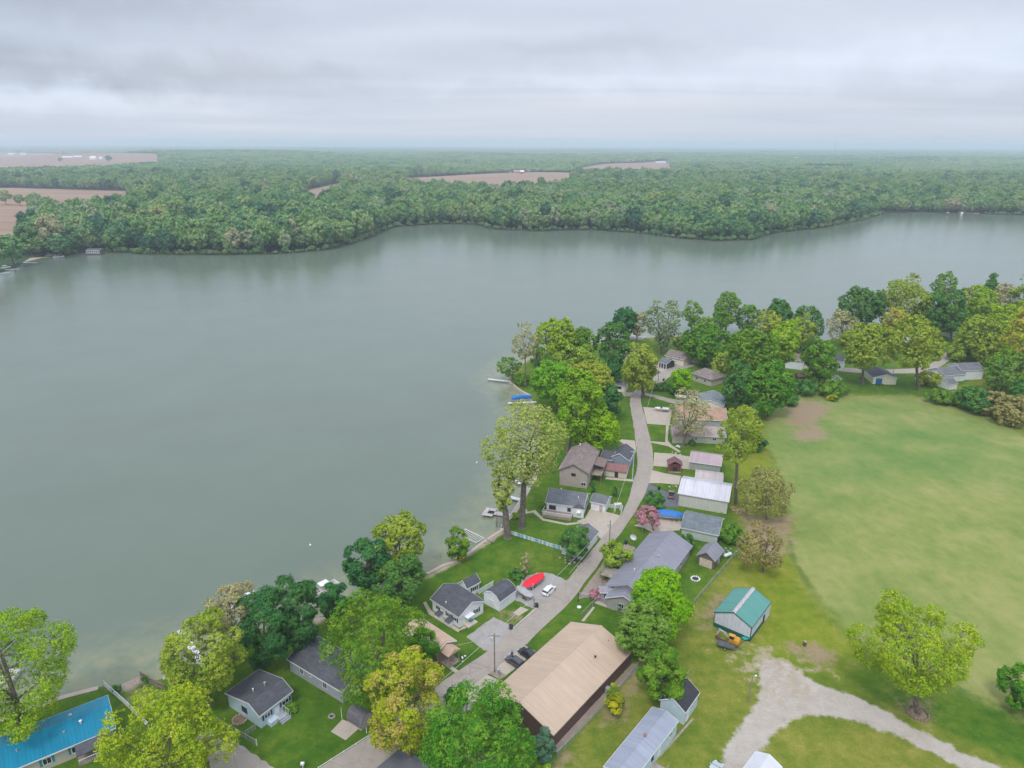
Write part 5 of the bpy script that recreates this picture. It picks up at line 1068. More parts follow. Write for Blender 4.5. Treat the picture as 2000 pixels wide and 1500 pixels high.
ym = paint('yellow_plastic2', (.85, .55, .01), .4, .06)
for q, (a, c, l) in enumerate([((898, 1088), (908, 1081), 'yellow kayak lying on the grass nearest the small round tree'), ((905, 1090), (915, 1083), 'yellow kayak lying on the grass nearest the sea wall end')]):
    P = g(*a); t = empty('kayak', P, heading(a, c), l, 'kayak', 'yellow kayaks by the water'); MB().loft(hull(3.6, .95, .45, .05, blunt=.2)).build('hull', ym, t); MB().box(-.5, .5, -.22, .22, .48, .53).build('cockpit', BLACK, t)
for x, y, l in ((606, 1065, 'tiny white buoy alone in the open water at left'), (931, 904, 'tiny white buoy in the water left of the very tall tree')):
    t = empty('buoy', g(x, y, WL), 0, l, 'buoy'); MB().ball((0, 0, .1), .3, 10, 6).build('float', WHITE, t); MB().tube((0, 0, .35), (0, 0, .7), .04).build('mast', WHITE, t)

t = empty('marker_buoy', g(860, 1090, WL), 0, 'thin pinkish marker standing in the shallows left of the small round tree', 'buoy'); MB().tube((0, 0, -.8), (0, 0, 1.3), .12, .09).build('pole', paint('faded_pink', (.6, .3, .26)), t)
# fences
def veil(name, col, a):
    m, nt, b = newmat(name); nt.nodes.remove(b); o = nt.nodes['Material Output']; d = nd(nt, 'ShaderNodeBsdfDiffuse'); d.inputs[0].default_value = (*col, 1); t = nd(nt, 'ShaderNodeBsdfTransparent'); mx = nd(nt, 'ShaderNodeMixShader'); mx.inputs[0].default_value = a
    ln(nt, t.outputs[0], mx.inputs[1]); ln(nt, d.outputs[0], mx.inputs[2]); ln(nt, mx.outputs[0], o.inputs[0]); return m
MESHM = veil('chain_link_mesh', (.35, .38, .38), .30)
def fence(px, label, h=1.3, kind='chain', mat=GREYM, step=2.5):
    pts = [g(*p) for p in px]; root = empty('chain_link_fence' if kind == 'chain' else 'picket_fence' if kind in ('picket', 'colour') else 'low_rail', pts[0], 0, label, 'fence'); o = pts[0]; posts = MB(); rail = MB(); V = []; F = []; pk = MB(); pcs = [MB() for _ in range(3)]; c = 0
    for a, b_ in zip(pts, pts[1:]):
        a = a-o; b_ = b_-o; d = b_-a; L = np.linalg.norm(d); n = max(1, round(L/step)); u = d/L
        for i in range(n+1): q = a+d*i/n; posts.tube(q, q+np.array([0, 0, h+.08]), .045 if kind == 'chain' else .07, None, 6)
        for zz_ in ((h,) if kind in ('chain', 'rail') else (h-.12, .3)): rail.tube(a+np.array([0, 0, zz_]), b_+np.array([0, 0, zz_]), .035 if kind == 'chain' else .05, None, 6)
        if kind == 'chain': k = len(V); V += [a+np.array([0, 0, .05]), b_+np.array([0, 0, .05]), b_+np.array([0, 0, h]), a+np.array([0, 0, h])]; F.append((k, k+1, k+2, k+3))
        elif kind != 'rail':
            w = .12 if kind == 'picket' else .5; st = .22 if kind == 'picket' else .6; m = int(L/st); pr = np.array([-u[1], u[0], 0])*.03
            for i in range(m):
                q = a+u*(i+.5)*st; t_ = pk if kind == 'picket' else pcs[(i//3+i) % 3]; hw = u*w/2
                t_.add([q-hw-pr, q+hw-pr, q+hw+pr, q-hw+pr]+[v+np.array([0, 0, h*.97]) for v in (q-hw-pr, q+hw-pr, q+hw+pr, q-hw+pr)], [(0, 1, 2, 3), (4, 5, 6, 7), (0, 1, 5, 4), (1, 2, 6, 5), (2, 3, 7, 6), (3, 0, 4, 7)])
    posts.build('post', mat, root); rail.build('rail', mat, root)
    if kind == 'chain': obj('mesh', V, F, MESHM, root)
    elif kind == 'picket': pk.build('pickets', mat, root)
    elif kind == 'colour':
        for t_, nm, cc in zip(pcs, ('blue_board', 'white_board', 'aqua_board'), ((.12, .35, .62), (.62, .66, .70), (.35, .5, .58))): t_.build(nm, paint(nm, cc), root)
fence([(205, 1341), (246, 1377), (291, 1422)], 'white picket fence running down from the sea wall behind the blue roof', 1.3, 'picket', WHITE)
fence([(993, 1042), (1102, 1076)], 'low fence of blue and white boards crossing the big lawn', 1.1, 'colour', WHITE)
fence([(935, 1161), (963, 1144)], 'short white fence between white house and garden shed', 1.4, 'picket', WHITE)
fence([(1187, 991), (1216, 994), (1212, 1010)], 'white fence panel at the arbor on the front lawn', 1.2, 'picket', WHITE)
fence([(425, 1413), (500, 1456)], 'chain link fence left of the light blue cottage')
fence([(480, 1439), (500, 1426)], 'short chain link section joining the light blue cottage')
fence([(1088, 1480), (1150, 1416), (1197, 1366), (1246, 1303)], 'long chain link fence beside the brown steel building')
fence([(1355, 1182), (1396, 1134), (1443, 1080)], 'chain link fence behind the small brown garage', 1.5)
fence([(1131, 1166), (1167, 1173), (1200, 1191)], 'chain link fence in front of the ranch house', 1.2)
fence([(1167, 1174), (1136, 1205)], 'chain link fence running back to the tan roofed building', 1.2)
fence([(1048, 1191), (1003, 1229)], 'low white rail at the lawn edge above the grey pad', .45, 'rail', WHITE)
fence([(622, 1502), (719, 1440)], 'low white rail along the road by the cottage lawn', .35, 'rail', WHITE)
fence([(275, 1322), (307, 1341), (322, 1348)], 'weathered wooden fence right of the sandy beach', 1.4, 'picket', WOODM)

# poles and wires
wood2 = paint('pole_wood', (.27, .23, .20), .85, .2, 3)
def pole(base, top, label, mat=wood2, arm=False, can=False, r=.17, lamp=False, cat='utility pole', name='utility_pole'):
    P = g(*base); h = hgt(P, *top); root = empty(name, P, 0, label, cat); MB().tube((0, 0, -.3), (0, 0, h), r, r*.7, 10).build('pole', mat, root)
    if arm: MB().box(-1.1, 1.1, -.06, .06, h-.8, h-.66).build('crossarm', mat, root); b = MB(); [b.tube((x, 0, h-.66), (x, 0, h-.45), .05) for x in (-1, -.4, .4, 1)]; b.build('insulator', GREYM, root)
    if can:
        for k in range(1): t = MB(); t.tube((-.45, 0, h-2.0), (-.45, 0, h-1.0), .28, .28, 12); t.ball((-.45, 0, h-1.0), .28, 12, 4, .4); t.build('transformer', paint('transformer_grey', (.6, .62, .63), .4), root)
    if lamp: t = MB(); t.tube((0, 0, h-.2), (.5, 0, h+.1), .04); t.build('lamp_arm', GREYM, root); MB().ball((.6, 0, h+.05), .22, 10, 5, .6).build('lamp_head', WHITE, root)
    return np.array([P[0], P[1], h])
p1 = pole((966, 1313), (958, 1236), 'grey wooden utility pole with white transformer by the parked dark cars', can=True, arm=True)
P = g(976, 1322); t = empty('meter_post', P, 0, 'short post with electric meter boxes beside the big utility pole', 'meter'); MB().tube((0, 0, 0), (0, 0, 1.8), .07).build('post', GREYM, t); MB().box(-.5, .1, -.15, .15, 1.0, 1.8).build('meter_box', GREYM, t)
p2 = pole((1190, 1060), (1186, 1016), 'dark utility pole at the roadside by the white garage', can=True)
p3 = pole((1235, 937), (1229, 878), 'pale utility pole in front of the red roofed shed', paint('pale_pole', (.5, .5, .52), .7), arm=True)
p4 = pole((1285, 748), (1285, 708), 'thin dark pole inside the road bend')
p5 = pole((1327, 708), (1326, 684), 'thin pole beside the maroon car')
p6 = pole((1463, 1371), (1469, 1320), 'dark yard light pole at the mouth of the gravel drive', lamp=True, cat='lamp post', name='lamp_post', r=.14)
pole((1129, 1175), (1128, 1157), 'short dark post on the verge opposite the white car', BLACK, r=.1, cat='post', name='marker_post')
pole((1043, 1186), (1043, 1170), 'short dark post beside the green bin', BLACK, r=.09, cat='post', name='marker_post')
pole((668, 1404), (668, 1382), 'white clothes line post left of the arched shed', WHITE, r=.06, cat='post', name='clothes_post')
pole((716, 1432), (715, 1421), 'short white post right of the arched shed', WHITE, r=.07, cat='post', name='marker_post')
pole((1254, 1042), (1254, 1010), 'thin grey post in front of the pink redbud', GREYM, r=.06, cat='post', name='marker_post')
pole((502, 1456), (501, 1444), 'white gate post at the end of the cottage fence', WHITE, r=.1, cat='post', name='gate_post')
def wire(a, b_, label, sag=1.0):
    n = 14; V = [a+(b_-a)*i/n+np.array([0, 0, -sag*4*(i/n)*(1-i/n)]) for i in range(n+1)]; m = MB(); [m.tube(V[i], V[i+1], .038, .038, 4, False) for i in range(n)]
    tag(m.build('power_line', paint('wire_grey', (.45, .45, .45))), label, 'power line')
wire(p1, p2, 'power line from the transformer pole up the road to the dark pole'); wire(p2, p3, 'power line from the dark roadside pole to the pale pole'); wire(p3, p4, 'power line from the pale pole to the thin pole at the bend', 1.6); wire(p4, p5, 'power line between the two thin poles at the top bend')
wire(p1, g(880, 1262, 4.2), 'service wire from the transformer pole to the tan roofed cottage', .5); wire(p1, g(712, 1442, 7.0), 'power line crossing the road from the transformer pole to the golden tree', 1.0)
wire(p2, g(1112, 1120, 3), 'thin service wire from the dark pole over the big lawn', .6)
# bins, person and yard things
def bin_(at, label, col=(.02, .035, .03)):
    t = empty('wheelie_bin', g(*at), R(random.uniform(0, 90)), label, 'trash bin'); m = paint('bin_'+str(col[2]), col, .5); MB().loft([[(-.26, -.28, .08), (.26, -.28, .08), (.26, .28, .08), (-.26, .28, .08)], [(-.34, -.36, 1.02), (.34, -.36, 1.02), (.34, .36, 1.02), (-.34, .36, 1.02)]]).build('body', m, t)
    MB().prism([(-.4, 1.03), (.38, 1.03), (.38, 1.1), (-.3, 1.16)], -.38, .38).build('lid', BLACK, t); b = MB(); [b.tube((x, .3, .12), (x+.08, .3, .12), .12, .12, 10) for x in (-.36, .28)]; b.build('wheels', BLACK, t)
bin_((998, 1229), 'dark bin at the corner of the grey gravel pad', (.03, .04, .06)); bin_((1048, 1187), 'dark green bin beside the short post near the white car'); bin_((1287, 957), 'dark green bin on the grass beside the black driveway'); bin_((1222, 1063), 'dark bin at the roadside by the ranch house drive', (.03, .03, .035)); bin_((1296, 744), 'dark bin on the verge inside the road bend', (.02, .02, .03))
# person standing by the cars
P = g(1000, 1285); t = empty('person', P, R(200), 'person in a dark blue top and dark trousers standing by the two dark cars', 'person')
me = bpy.data.meshes.new('body'); J = [(0, 0, .98), (0, 0, 1.15), (0, 0, 1.38), (0, 0, 1.5), (0, .01, 1.62), (0, .02, 1.74), (.17, 0, 1.42), (.24, .02, 1.14), (.22, .12, .92), (-.17, 0, 1.42), (-.25, .03, 1.15), (-.2, .2, 1.02), (.1, 0, .9), (.11, .02, .5), (.11, 0, .08), (.11, .14, .04), (-.1, 0, .9), (-.12, .05, .5), (-.12, .02, .08), (-.12, .16, .04)]
E = [(0, 1), (1, 2), (2, 3), (3, 4), (4, 5), (2, 6), (6, 7), (7, 8), (2, 9), (9, 10), (10, 11), (0, 12), (12, 13), (13, 14), (14, 15), (0, 16), (16, 17), (17, 18), (18, 19)]
RR = [.16, .15, .17, .065, .09, .095, .075, .05, .035, .075, .05, .035, .10, .07, .05, .045, .10, .07, .05, .045]
me.from_pydata(J, E, []); body = bpy.data.objects.new('body', me); COL.objects.link(body); body.parent = t; sk = body.modifiers.new('skin', 'SKIN'); ss = body.modifiers.new('sub', 'SUBSURF'); ss.levels = ss.render_levels = 1
lay = me.skin_vertices[0] if me.skin_vertices else None
if lay is None:
    bm = bmesh.new(); bm.from_mesh(me); bm.verts.layers.skin.verify(); bm.to_mesh(me); bm.free(); lay = me.skin_vertices[0]
for i, r_ in enumerate(RR): lay.data[i].radius = (r_, r_*.85)
lay.data[0].use_root = True
m, nt, b = newmat('clothed_body'); s = nd(nt, 'ShaderNodeSeparateXYZ'); ln(nt, objco(nt), s.inputs[0])
ln(nt, ramp(nt, math_n(nt, 'DIVIDE', s.outputs[2], 1.85), [(0, (.03, .03, .03)), (.06, (.035, .04, .07)), (.52, (.03, .06, .19)), (.82, (.5, .3, .22))], 'CONSTANT'), b.inputs['Base Color']); me.materials.append(m)
MB().ball((0, 0, 1.74), .115, 10, 6).build('hair', paint('dark_hair', (.04, .03, .025)), t)
# excavator
P = g(1432, 1258); t = empty('excavator', P, R(-32), 'small yellow excavator with rusty tracks against the green roofed barn', 'excavator'); t.scale = (.88, .88, .88); yel = paint('machine_yellow', (.62, .31, .03), .5, .12, 2); rust = paint('rusty_steel', (.16, .085, .05), .8, .3, 2)
for y in (-.85, .85): MB().prism([(-1.5, .3), (-1.2, 0), (1.2, 0), (1.5, .3), (1.5, .55), (1.2, .75), (-1.2, .75), (-1.5, .55)], y-.22, y+.22, 'y').build('track', rust, t)
MB().box(-1.0, 1.0, -.65, .65, .5, .85).build('undercarriage', rust, t)
b = MB(); b.loft([[(-1.0+i*.0, -.95, z), (1.35-i*.08, -.95, z), (1.55-i*.1, 0, z), (1.35-i*.08, .95, z), (-1.0, .95, z)] for i, z in ((0, .9), (1, 1.5), (2, 1.75))]); b.build('engine_housing', yel, t)
c = MB(); c.box(-1.0, .25, -.95, -.05, 1.2, 1.5); [c.box(x, x+.09, y, y+.09, 1.5, 2.7) for x in (-1.0, .16) for y in (-.95, -.14)]; c.box(-1.08, .32, -1.0, .0, 2.7, 2.8); cab = c.build('cab', yel, t); MB().box(-.9, .15, -.85, -.12, 1.5, 2.68).build('cab_glass', GLASS, cab)
armm = paint('arm_grey', (.42, .43, .45), .6, .2, 2); MB().prism([(-.8, 1.1), (-2.3, 2.6), (-3.6, 2.9), (-3.6, 2.6), (-2.4, 2.25), (-1.1, .95)], -.14, .14, 'y').build('boom', armm, t)
MB().prism([(-3.3, 2.9), (-3.7, 3.0), (-4.2, 1.0), (-3.9, .9)], -.11, .11, 'y').build('stick', armm, t); MB().prism([(-4.3, 1.0), (-3.8, .95), (-3.2, .5), (-3.3, .1), (-4.0, .15)], -.4, .4, 'y').build('bucket', rust, t)
P = g(1418, 1264); t = empty('utility_trailer', P, R(-25), 'dark flat utility trailer parked beside the excavator', 'trailer'); tm = paint('trailer_grey', (.10, .115, .11), .7, .25, 2)
MB().box(-1.8, 1.7, -.95, .95, .5, .6).build('bed', tm, t); b = MB(); [b.box(-1.8, 1.7, y, y+.05, .6, .95) for y in (-1.0, .95)]; b.box(-1.85, -1.8, -1, 1, .6, .95); b.build('side_board', tm, t); [wheel(t, -.1, y, .34, .22) for y in (-1.15, 1.15)]; b = MB(); b.tube((1.7, -.7, .5), (2.9, 0, .5), .05).tube((1.7, .7, .5), (2.9, 0, .5), .05).tube((2.9, 0, .5), (3.2, 0, .5), .06); b.build('drawbar', tm, t)
t = empty('burn_barrel', g(1571, 1261), 0, 'rusty barrel standing on bare soil by the gravel yard', 'barrel'); MB().tube((0, 0, 0), (0, 0, 1.0), .36, .36, 14).build('barrel', rust, t); MB().tube((.05, 0, 1.0), (.1, 0, 1.12), .34, .3, 14).build('lid', GREYM, t)
t = empty('wheelbarrow', g(1455, 1252), R(20), 'teal wheelbarrow at the corner of the green roofed barn', 'wheelbarrow'); tl = paint('teal_plastic', (.02, .35, .30)); MB().loft([[(-.4, -.3, .4), (.4, -.3, .4), (.4, .3, .4), (-.4, .3, .4)], [(-.7, -.5, .85), (.8, -.5, .75), (.8, .5, .75), (-.7, .5, .85)]]).build('tray', tl, t); wheel(t, .8, 0, .22, .1); b = MB(); [b.tube((-1.4, y, .65), (.7, y*.3, .3), .03) for y in (-.4, .4)]; b.build('handle', WOODM, t)
t = empty('garden_chair', g(920, 1214), R(40), 'teal garden chair on the white house step', 'chair'); MB().box(-.45, .45, -.45, .45, .38, .48).build('seat', tl, t); MB().box(-.45, .45, .36, .46, .48, 1.2).build('backrest', tl, t); b = MB(); [b.box(x, x+.08, y, y+.08, 0, .38) for x in (-.42, .34) for y in (-.42, .34)]; b.build('legs', tl, t)
# pergola, arbor, dish, beam sign, stone rings
P = g(1193, 1136); t = empty('pergola', P, heading((1205, 1132), (1222, 1112)), 'small weathered timber pergola at the side of the ranch house', 'pergola'); b = MB(); [b.box(x, x+.15, y, y+.15, 0, 2.5) for x in (-1.9, 1.8) for y in (-1.6, 1.5)]; b.build('post', WOODM, t); b = MB(); [b.box(-2.1+i*.38, -1.82+i*.38, -1.9, 1.9, 2.5, 2.62) for i in range(11)]; b.build('slats', paint('grey_planks', (.3, .27, .22)), t); MB().box(-.8, .9, -.5, .5, .6, .72).box(-.1, .1, -.1, .1, 0, .6).build('table', paint('light_wood', (.55, .42, .3)), t)
P = g(1206, 998); t = empty('garden_arbor', P, R(10), 'white garden arbor on the front lawn beside the road', 'arbor'); b = MB(); [b.box(x, x+.12, y, y+.12, 0, 2.3) for x in (-.9, .78) for y in (-.5, .4)]; b.build('post', WHITE, t); b = MB(); [b.box(-1.1, 1.1, -.6+i*.25, -.52+i*.25, 2.3, 2.42) for i in range(5)]; b.build('roof_slats', WHITE, t); b = MB(); [b.box(x, x+.04, -.5, .5, z, z+.06) for x in (-.88, .84) for z in np.arange(.3, 2.2, .35)]; b.build('lattice', WHITE, t)
P = g(1237, 1061); t = empty('satellite_dish', P, R(150), 'large white satellite dish on a pole at the ranch house corner', 'satellite dish'); MB().tube((0, 0, 0), (0, 0, 1.6), .06).build('pole', GREYM, t); b = MB(); b.loft([[(.15*(1-r_**2)*0+r_*.9*math.cos(a_), .35+.3*r_*r_-.35, 2.0+r_*.9*math.sin(a_)) for a_ in np.linspace(0, 5.9, 14)] for r_ in (.05, .5, 1)], False); b.build('dish', WHITE, t)
P = g(1733, 729); t = empty('beam_frame', P, R(-5), 'brown timber beam raised on two thin poles above the lawn at upper right', 'frame'); h = hgt(P, 1733, 697); b = MB(); [b.tube((x, 0, 0), (x, 0, h), .12) for x in (-1.6, 2.6)]; b.build('post', GREYM, t); MB().box(-2.6, 3.4, -.5, .5, h, h+.5).build('beam', rust, t)
MULCH = paint('mulch', (.24, .17, .12), .95, .25, 3)
def ring(at, r_, label, mat, n=12, cat='fire ring'):
    t = empty('stone_ring', g(*at), 0, label, cat); b = MB(); [b.ball((r_*math.cos(a_), r_*math.sin(a_), .12), .24, 6, 4) for a_ in np.linspace(0, 6.0, n)]; b.build('stones', mat, t); MB().tube((0, 0, 0), (0, 0, .06), r_*.8, r_*.8, 12).build('ashes', MULCH if r_ > 1.1 else BLACK, t)
ring((468, 1406), 1.2, 'round brick edged bed in the grass left of the light blue cottage', paint('brick_tan', (.42, .28, .22)), 16, 'flower bed'); ring((1358, 1131), 1.0, 'ring of white stones on the lawn behind the ranch house', WHITE)
ring((648, 1400), .5, 'small stone well cover on the cottage lawn', STONE, 8, 'well cover'); ring((1793, 1394), 1.8, 'ring of brown mulch at the foot of the lone spreading tree', MULCH, 22, 'tree ring')
def rocks(at, label, n, sp, mat, r_=.35, cat='rocks', name='rock_pile'):
    t = empty(name, g(*at), 0, label, cat); rg = np.random.default_rng(int(at[0])); b = MB(); [b.ball((*(rg.normal(0, sp, 2)), .15), r_*rg.uniform(.5, 1.2), 6, 4, .7) for _ in range(n)]; b.build('rocks', mat, t)
rocks((1112, 1098), 'bed of grey rocks under the round tree at the roadside garage', 26, 1.8, GPAD); rocks((1322, 889), 'pale rock garden on the concrete patio by the mauve roofed garage', 22, 1.2, paint('pale_rock', (.5, .47, .42)), .28); rocks((1442, 1000), 'stack of split logs and rubble at the foot of the tall thin tree', 26, 1.4, paint('log_ends', (.35, .24, .18)), .4, 'wood pile', 'wood_pile')
rocks((957, 1058), 'rocks piled on the sea wall by the frame grid', 14, 1.0, STONE, .3); rocks((1316, 951), 'garden ornaments and pots beside the pale pole barn', 9, .9, paint('pots', (.4, .35, .25)), .35, 'garden ornaments', 'garden_ornaments'); rocks((903, 1288), 'small white and dark lawn ornaments beside the tan cottage path', 5, .5, WHITE, .25, 'garden ornaments', 'garden_ornaments')
rocks((1324, 873), 'white rocks around the birdbath by the curved path', 6, .6, WHITE, .35); rocks((1718, 752), 'row of dark objects along the back wall of the cream garage', 8, .9, BLACK, .4, 'yard items', 'yard_items'); rocks((1420, 1080), 'blue and white clutter beside the small brown garage', 10, 1.0, paint('clutter', (.25, .35, .42)), .35, 'yard items', 'yard_items')
rocks((132, 1345), 'weathered posts and stones at the left end of the sandy beach', 8, .8, STONE, .3) if False else None
t = empty('propane_tank', g(1421, 1088), R(30), 'white horizontal gas tank behind the small brown garage', 'gas tank'); MB().tube((-.9, 0, .7), (.9, 0, .7), .42, .42, 12).ball((-.9, 0, .7), .42, 10, 6).ball((.9, 0, .7), .42, 10, 6).build('tank', WHITE, t); MB().box(-.6, -.5, -.3, .3, 0, .4).box(.5, .6, -.3, .3, 0, .4).build('feet', GREYM, t)
t = empty('mailbox', g(592, 1503), 0, 'white mailbox on a post at the bottom edge of the cottage lawn', 'mailbox'); MB().tube((0, 0, 0), (0, 0, 1.1), .07).build('post', WHITE, t); MB().box(-.3, .3, -.2, .2, 1.1, 1.5).build('box', WHITE, t)
t = empty('septic_cover', g(1131, 1186), 0, 'small pale round cover on the verge grass by the marker post', 'cover'); MB().tube((0, 0, 0), (0, 0, .12), .5, .5, 14).build('lid', WHITE, t)
# ---------------------------------------------------------------- far woods, farms, haze
SC_PROTO = bpy.data.collections.new('tree_kinds')
FC = {'f0': ((.115, .25, .105), (.155, .295, .11)), 'f1': ((.165, .31, .10), (.215, .365, .105)), 'f2': ((.235, .365, .13), (.285, .405, .145)), 'f3': ((.265, .355, .19), (.31, .39, .21)), 'f4': ((.30, .37, .13), (.36, .41, .14)), 'f5': ((.36, .34, .20), (.41, .39, .22)), 'f6': ((.055, .155, .08), (.075, .195, .085))}  # leaf colours shifted bluish, with some distance haze painted in
FM = {k: leafmat('wood_leaves_'+k, *v, v=.22) for k, v in FC.items()}
rg = np.random.default_rng(5); shapes = []
def withtrunk(V, Q, h):
    b = MB(); b.tube((0, 0, -.5), (0, 0, h), .35, .12, 5, False); n = len(V); tv = np.array(b.V); tq = np.array(b.F)
    return np.vstack([V, tv]), np.vstack([Q, tq+n]), np.array([0]*len(Q)+[1]*len(tq))
for i in range(5):
    rx, rz_ = (5.6, 6.6) if i % 2 else (6.4, 6.0); kind = 'round' if i < 3 else ('dense' if i == 3 else 'airy')
    pts, od, tips = crown_points(rg, np.array([0, 0, rz_+3.4]), rx, rz_, kind, .62, 1.9 if kind != 'airy' else 1.2, 1.35); V, Q = leaves(pts, od, .62, rg); shapes.append(withtrunk(V, Q, rz_+4))
pts, od, tips = crown_points(rg, np.array([0, 0, 8]), 3.0, 7.5, 'cone', .7, 2); V, Q = leaves(pts, od, .7, rg); shapes.append(withtrunk(V, Q, 12))
clus = []
for i in range(3):
    VV = []; QQ = []; n = 0
    for k in range(9):
        a = k*2.4; r_ = 4.6*math.sqrt(k); rx = rg.uniform(4.5, 6.5); h = rg.uniform(7, 12); N = 230
        d = rg.normal(0, 1, (N, 3)); d[:, 2] = np.abs(d[:, 2])*1.0-.25; d /= np.linalg.norm(d, axis=1, keepdims=True); pts = d*np.array([rx, rx, 5.5])*rg.uniform(.8, 1.05, (N, 1))+np.array([r_*math.cos(a), r_*math.sin(a), h])
        V, Q = leaves(pts, d, 1.35, rg); VV.append(V); QQ.append(Q+n); n += len(V)
    clus.append((np.vstack(VV), np.vstack(QQ), None))
protos = []; order = []
keys = list(FC)
for i, k in enumerate(keys):
    for j in range(5): protos.append((f'kind_{len(protos):03d}', shapes[j], FM[k]))
for i, k in enumerate(keys):
    for j in range(3): protos.append((f'kind_{len(protos):03d}', clus[j], FM[k]))
protos.append((f'kind_{len(protos):03d}', shapes[5], FM['f6']))
for nm, (V, Q, mi), mat in protos:
    o = npobj(nm, V, Q, [mat, BARKM] if mi is not None else [mat], mi=mi, link=False); SC_PROTO.objects.link(o)
def wood(name, pts, idx, sc, label):
    n = len(pts); me = bpy.data.meshes.new(name); me.vertices.add(n); me.vertices.foreach_set('co', pts.astype(np.float32).ravel())
    for nm, t, v in (('ki', 'INT', idx.astype(np.int32)), ('sc', 'FLOAT_VECTOR', sc.astype(np.float32).ravel()), ('ro', 'FLOAT_VECTOR', np.column_stack([np.zeros(n), np.zeros(n), rg.uniform(0, 6.28, n)]).astype(np.float32).ravel())):
        a = me.attributes.new(nm, t, 'POINT'); a.data.foreach_set('vector' if t == 'FLOAT_VECTOR' else 'value', v)
    o = bpy.data.objects.new(name, me); COL.objects.link(o); tag(o, label, 'woodland' if 'wood' in name else 'brush', None, 'stuff')
    ng = bpy.data.node_groups.new(name+'_nodes', 'GeometryNodeTree'); ng.interface.new_socket('Geometry', in_out='INPUT', socket_type='NodeSocketGeometry'); ng.interface.new_socket('Geometry', in_out='OUTPUT', socket_type='NodeSocketGeometry')
    gi = ng.nodes.new('NodeGroupInput'); go = ng.nodes.new('NodeGroupOutput'); ip = ng.nodes.new('GeometryNodeInstanceOnPoints'); ci = ng.nodes.new('GeometryNodeCollectionInfo')
    ci.inputs['Collection'].default_value = SC_PROTO; ci.inputs['Separate Children'].default_value = True; ci.inputs['Reset Children'].default_value = True
    def na(nm, t): x = ng.nodes.new('GeometryNodeInputNamedAttribute'); x.data_type = t; x.inputs[0].default_value = nm; return x.outputs[0]
    L = ng.links.new; L(gi.outputs[0], ip.inputs['Points']); L(ci.outputs[0], ip.inputs['Instance']); ip.inputs['Pick Instance'].default_value = True
    L(na('ki', 'INT'), ip.inputs['Instance Index']); L(na('sc', 'FLOAT_VECTOR'), ip.inputs['Scale']); L(na('ro', 'FLOAT_VECTOR'), ip.inputs['Rotation']); L(ip.outputs[0], go.inputs[0])
    md = o.modifiers.new('scatter', 'NODES'); md.node_group = ng; return o
def vnoise(x, y, s, seed=0):
    return (np.sin(x/s+1.7+seed)*np.cos(y/s*1.1-seed)+np.sin(x/s*2.3-y/s*1.7+seed*2)*.6+np.cos(y/s*2.9+x/s*.9+seed)*.5)/2.1
def colour_index(x, y, n):
    u = rg.uniform(0, 1, n)*.8+.1+.22*vnoise(x, y, 75)+.16*vnoise(x, y, 19, 3)+.14*vnoise(x, y, 260, 4)  # broad waves gather darker trees, painting in bands of shaded wood edge
    return np.clip(np.searchsorted([.13, .42, .66, .80, .90, .965], u), 0, 6) if False else np.array([6, 0, 1, 2, 3, 4, 5])[np.clip(np.searchsorted([.13, .34, .60, .82, .93, 1.0], u), 0, 6)]
def sample(d0, d1, sp, ang=46):
    out_ = []; d = d0
    while d < d1:
        s_ = sp(d); n = int(2*R(ang)*d/s_); a = np.linspace(-R(ang), R(ang), n)+rg.normal(0, .3*s_/d, n); dd = d+rg.normal(0, .3*s_, n); out_.append(np.column_stack([np.sin(a)*dd, np.cos(a)*dd])); d += s_*.9
    return np.vstack(out_)
def usable(P_):
    q = np.column_stack([P_, np.zeros(len(P_))]); x, y = proj(q); ok = (sdf(P_, LAKE, 60) < -2) & (y < 541) & ~((x > 960) & (y > 476)) & ~((x < 120) & (y > 500))
    for k in ('plough', 'hay'):
        for p in REGW[k]: ok &= sdf(P_, p, 60) < (-2)
    return ok, x, y
A = sample(560, 2400, lambda d: 10.6+max(0, d-900)*.003); ok, X, Y = usable(A); A = A[ok]
far_s = sdf(A, LAKE, 60)
front = far_s > -16        # the waterline rows are built as trees of their own below
A2 = A[~front]; n = len(A2)
sc = rg.uniform(.8, 1.25, n)*rg.choice([.95, 1.15, 1.4], n, p=[.3, .45, .25])*(1+.12*vnoise(A2[:, 0], A2[:, 1], 90, 2)); hm = rg.uniform(.95, 1.35, n)
ki = colour_index(A2[:, 0], A2[:, 1], n)*5+rg.choice(5, n, p=[.24, .24, .22, .22, .08])
pz = terrain(A2[:, 0], A2[:, 1])
wood('far_woodland', np.column_stack([A2, pz-.3]), ki, np.column_stack([sc, sc, sc*hm]), 'dense mixed green woods covering the land beyond the lake')
B = sample(2400, 20000, lambda d: 20+(d-2400)*.0052, 43); ok, X, Y = usable(B)
B = B[ok]; open_ = vnoise(B[:, 0], B[:, 1]*.5, 420, 1)+.5*vnoise(B[:, 0], B[:, 1], 150, 5); ok = (open_ < .95); B = B[ok]; n = len(B); d = np.hypot(B[:, 0], B[:, 1]); s_ = (20+(d-2400)*.0052)/20*rg.uniform(.9, 1.3, n); hz_ = np.clip(s_, .8, 1.25)*rg.uniform(.8, 1.15, n)*(1+.15*vnoise(B[:, 0], B[:, 1], 300, 7))
wood('distant_woodland', np.column_stack([B, terrain(B[:, 0], B[:, 1])-1]), 35+colour_index(B[:, 0]*.3, B[:, 1]*.3, n)*3+rg.integers(0, 3, n), np.column_stack([s_, s_, hz_]), 'hazy flat woods stretching to the horizon')
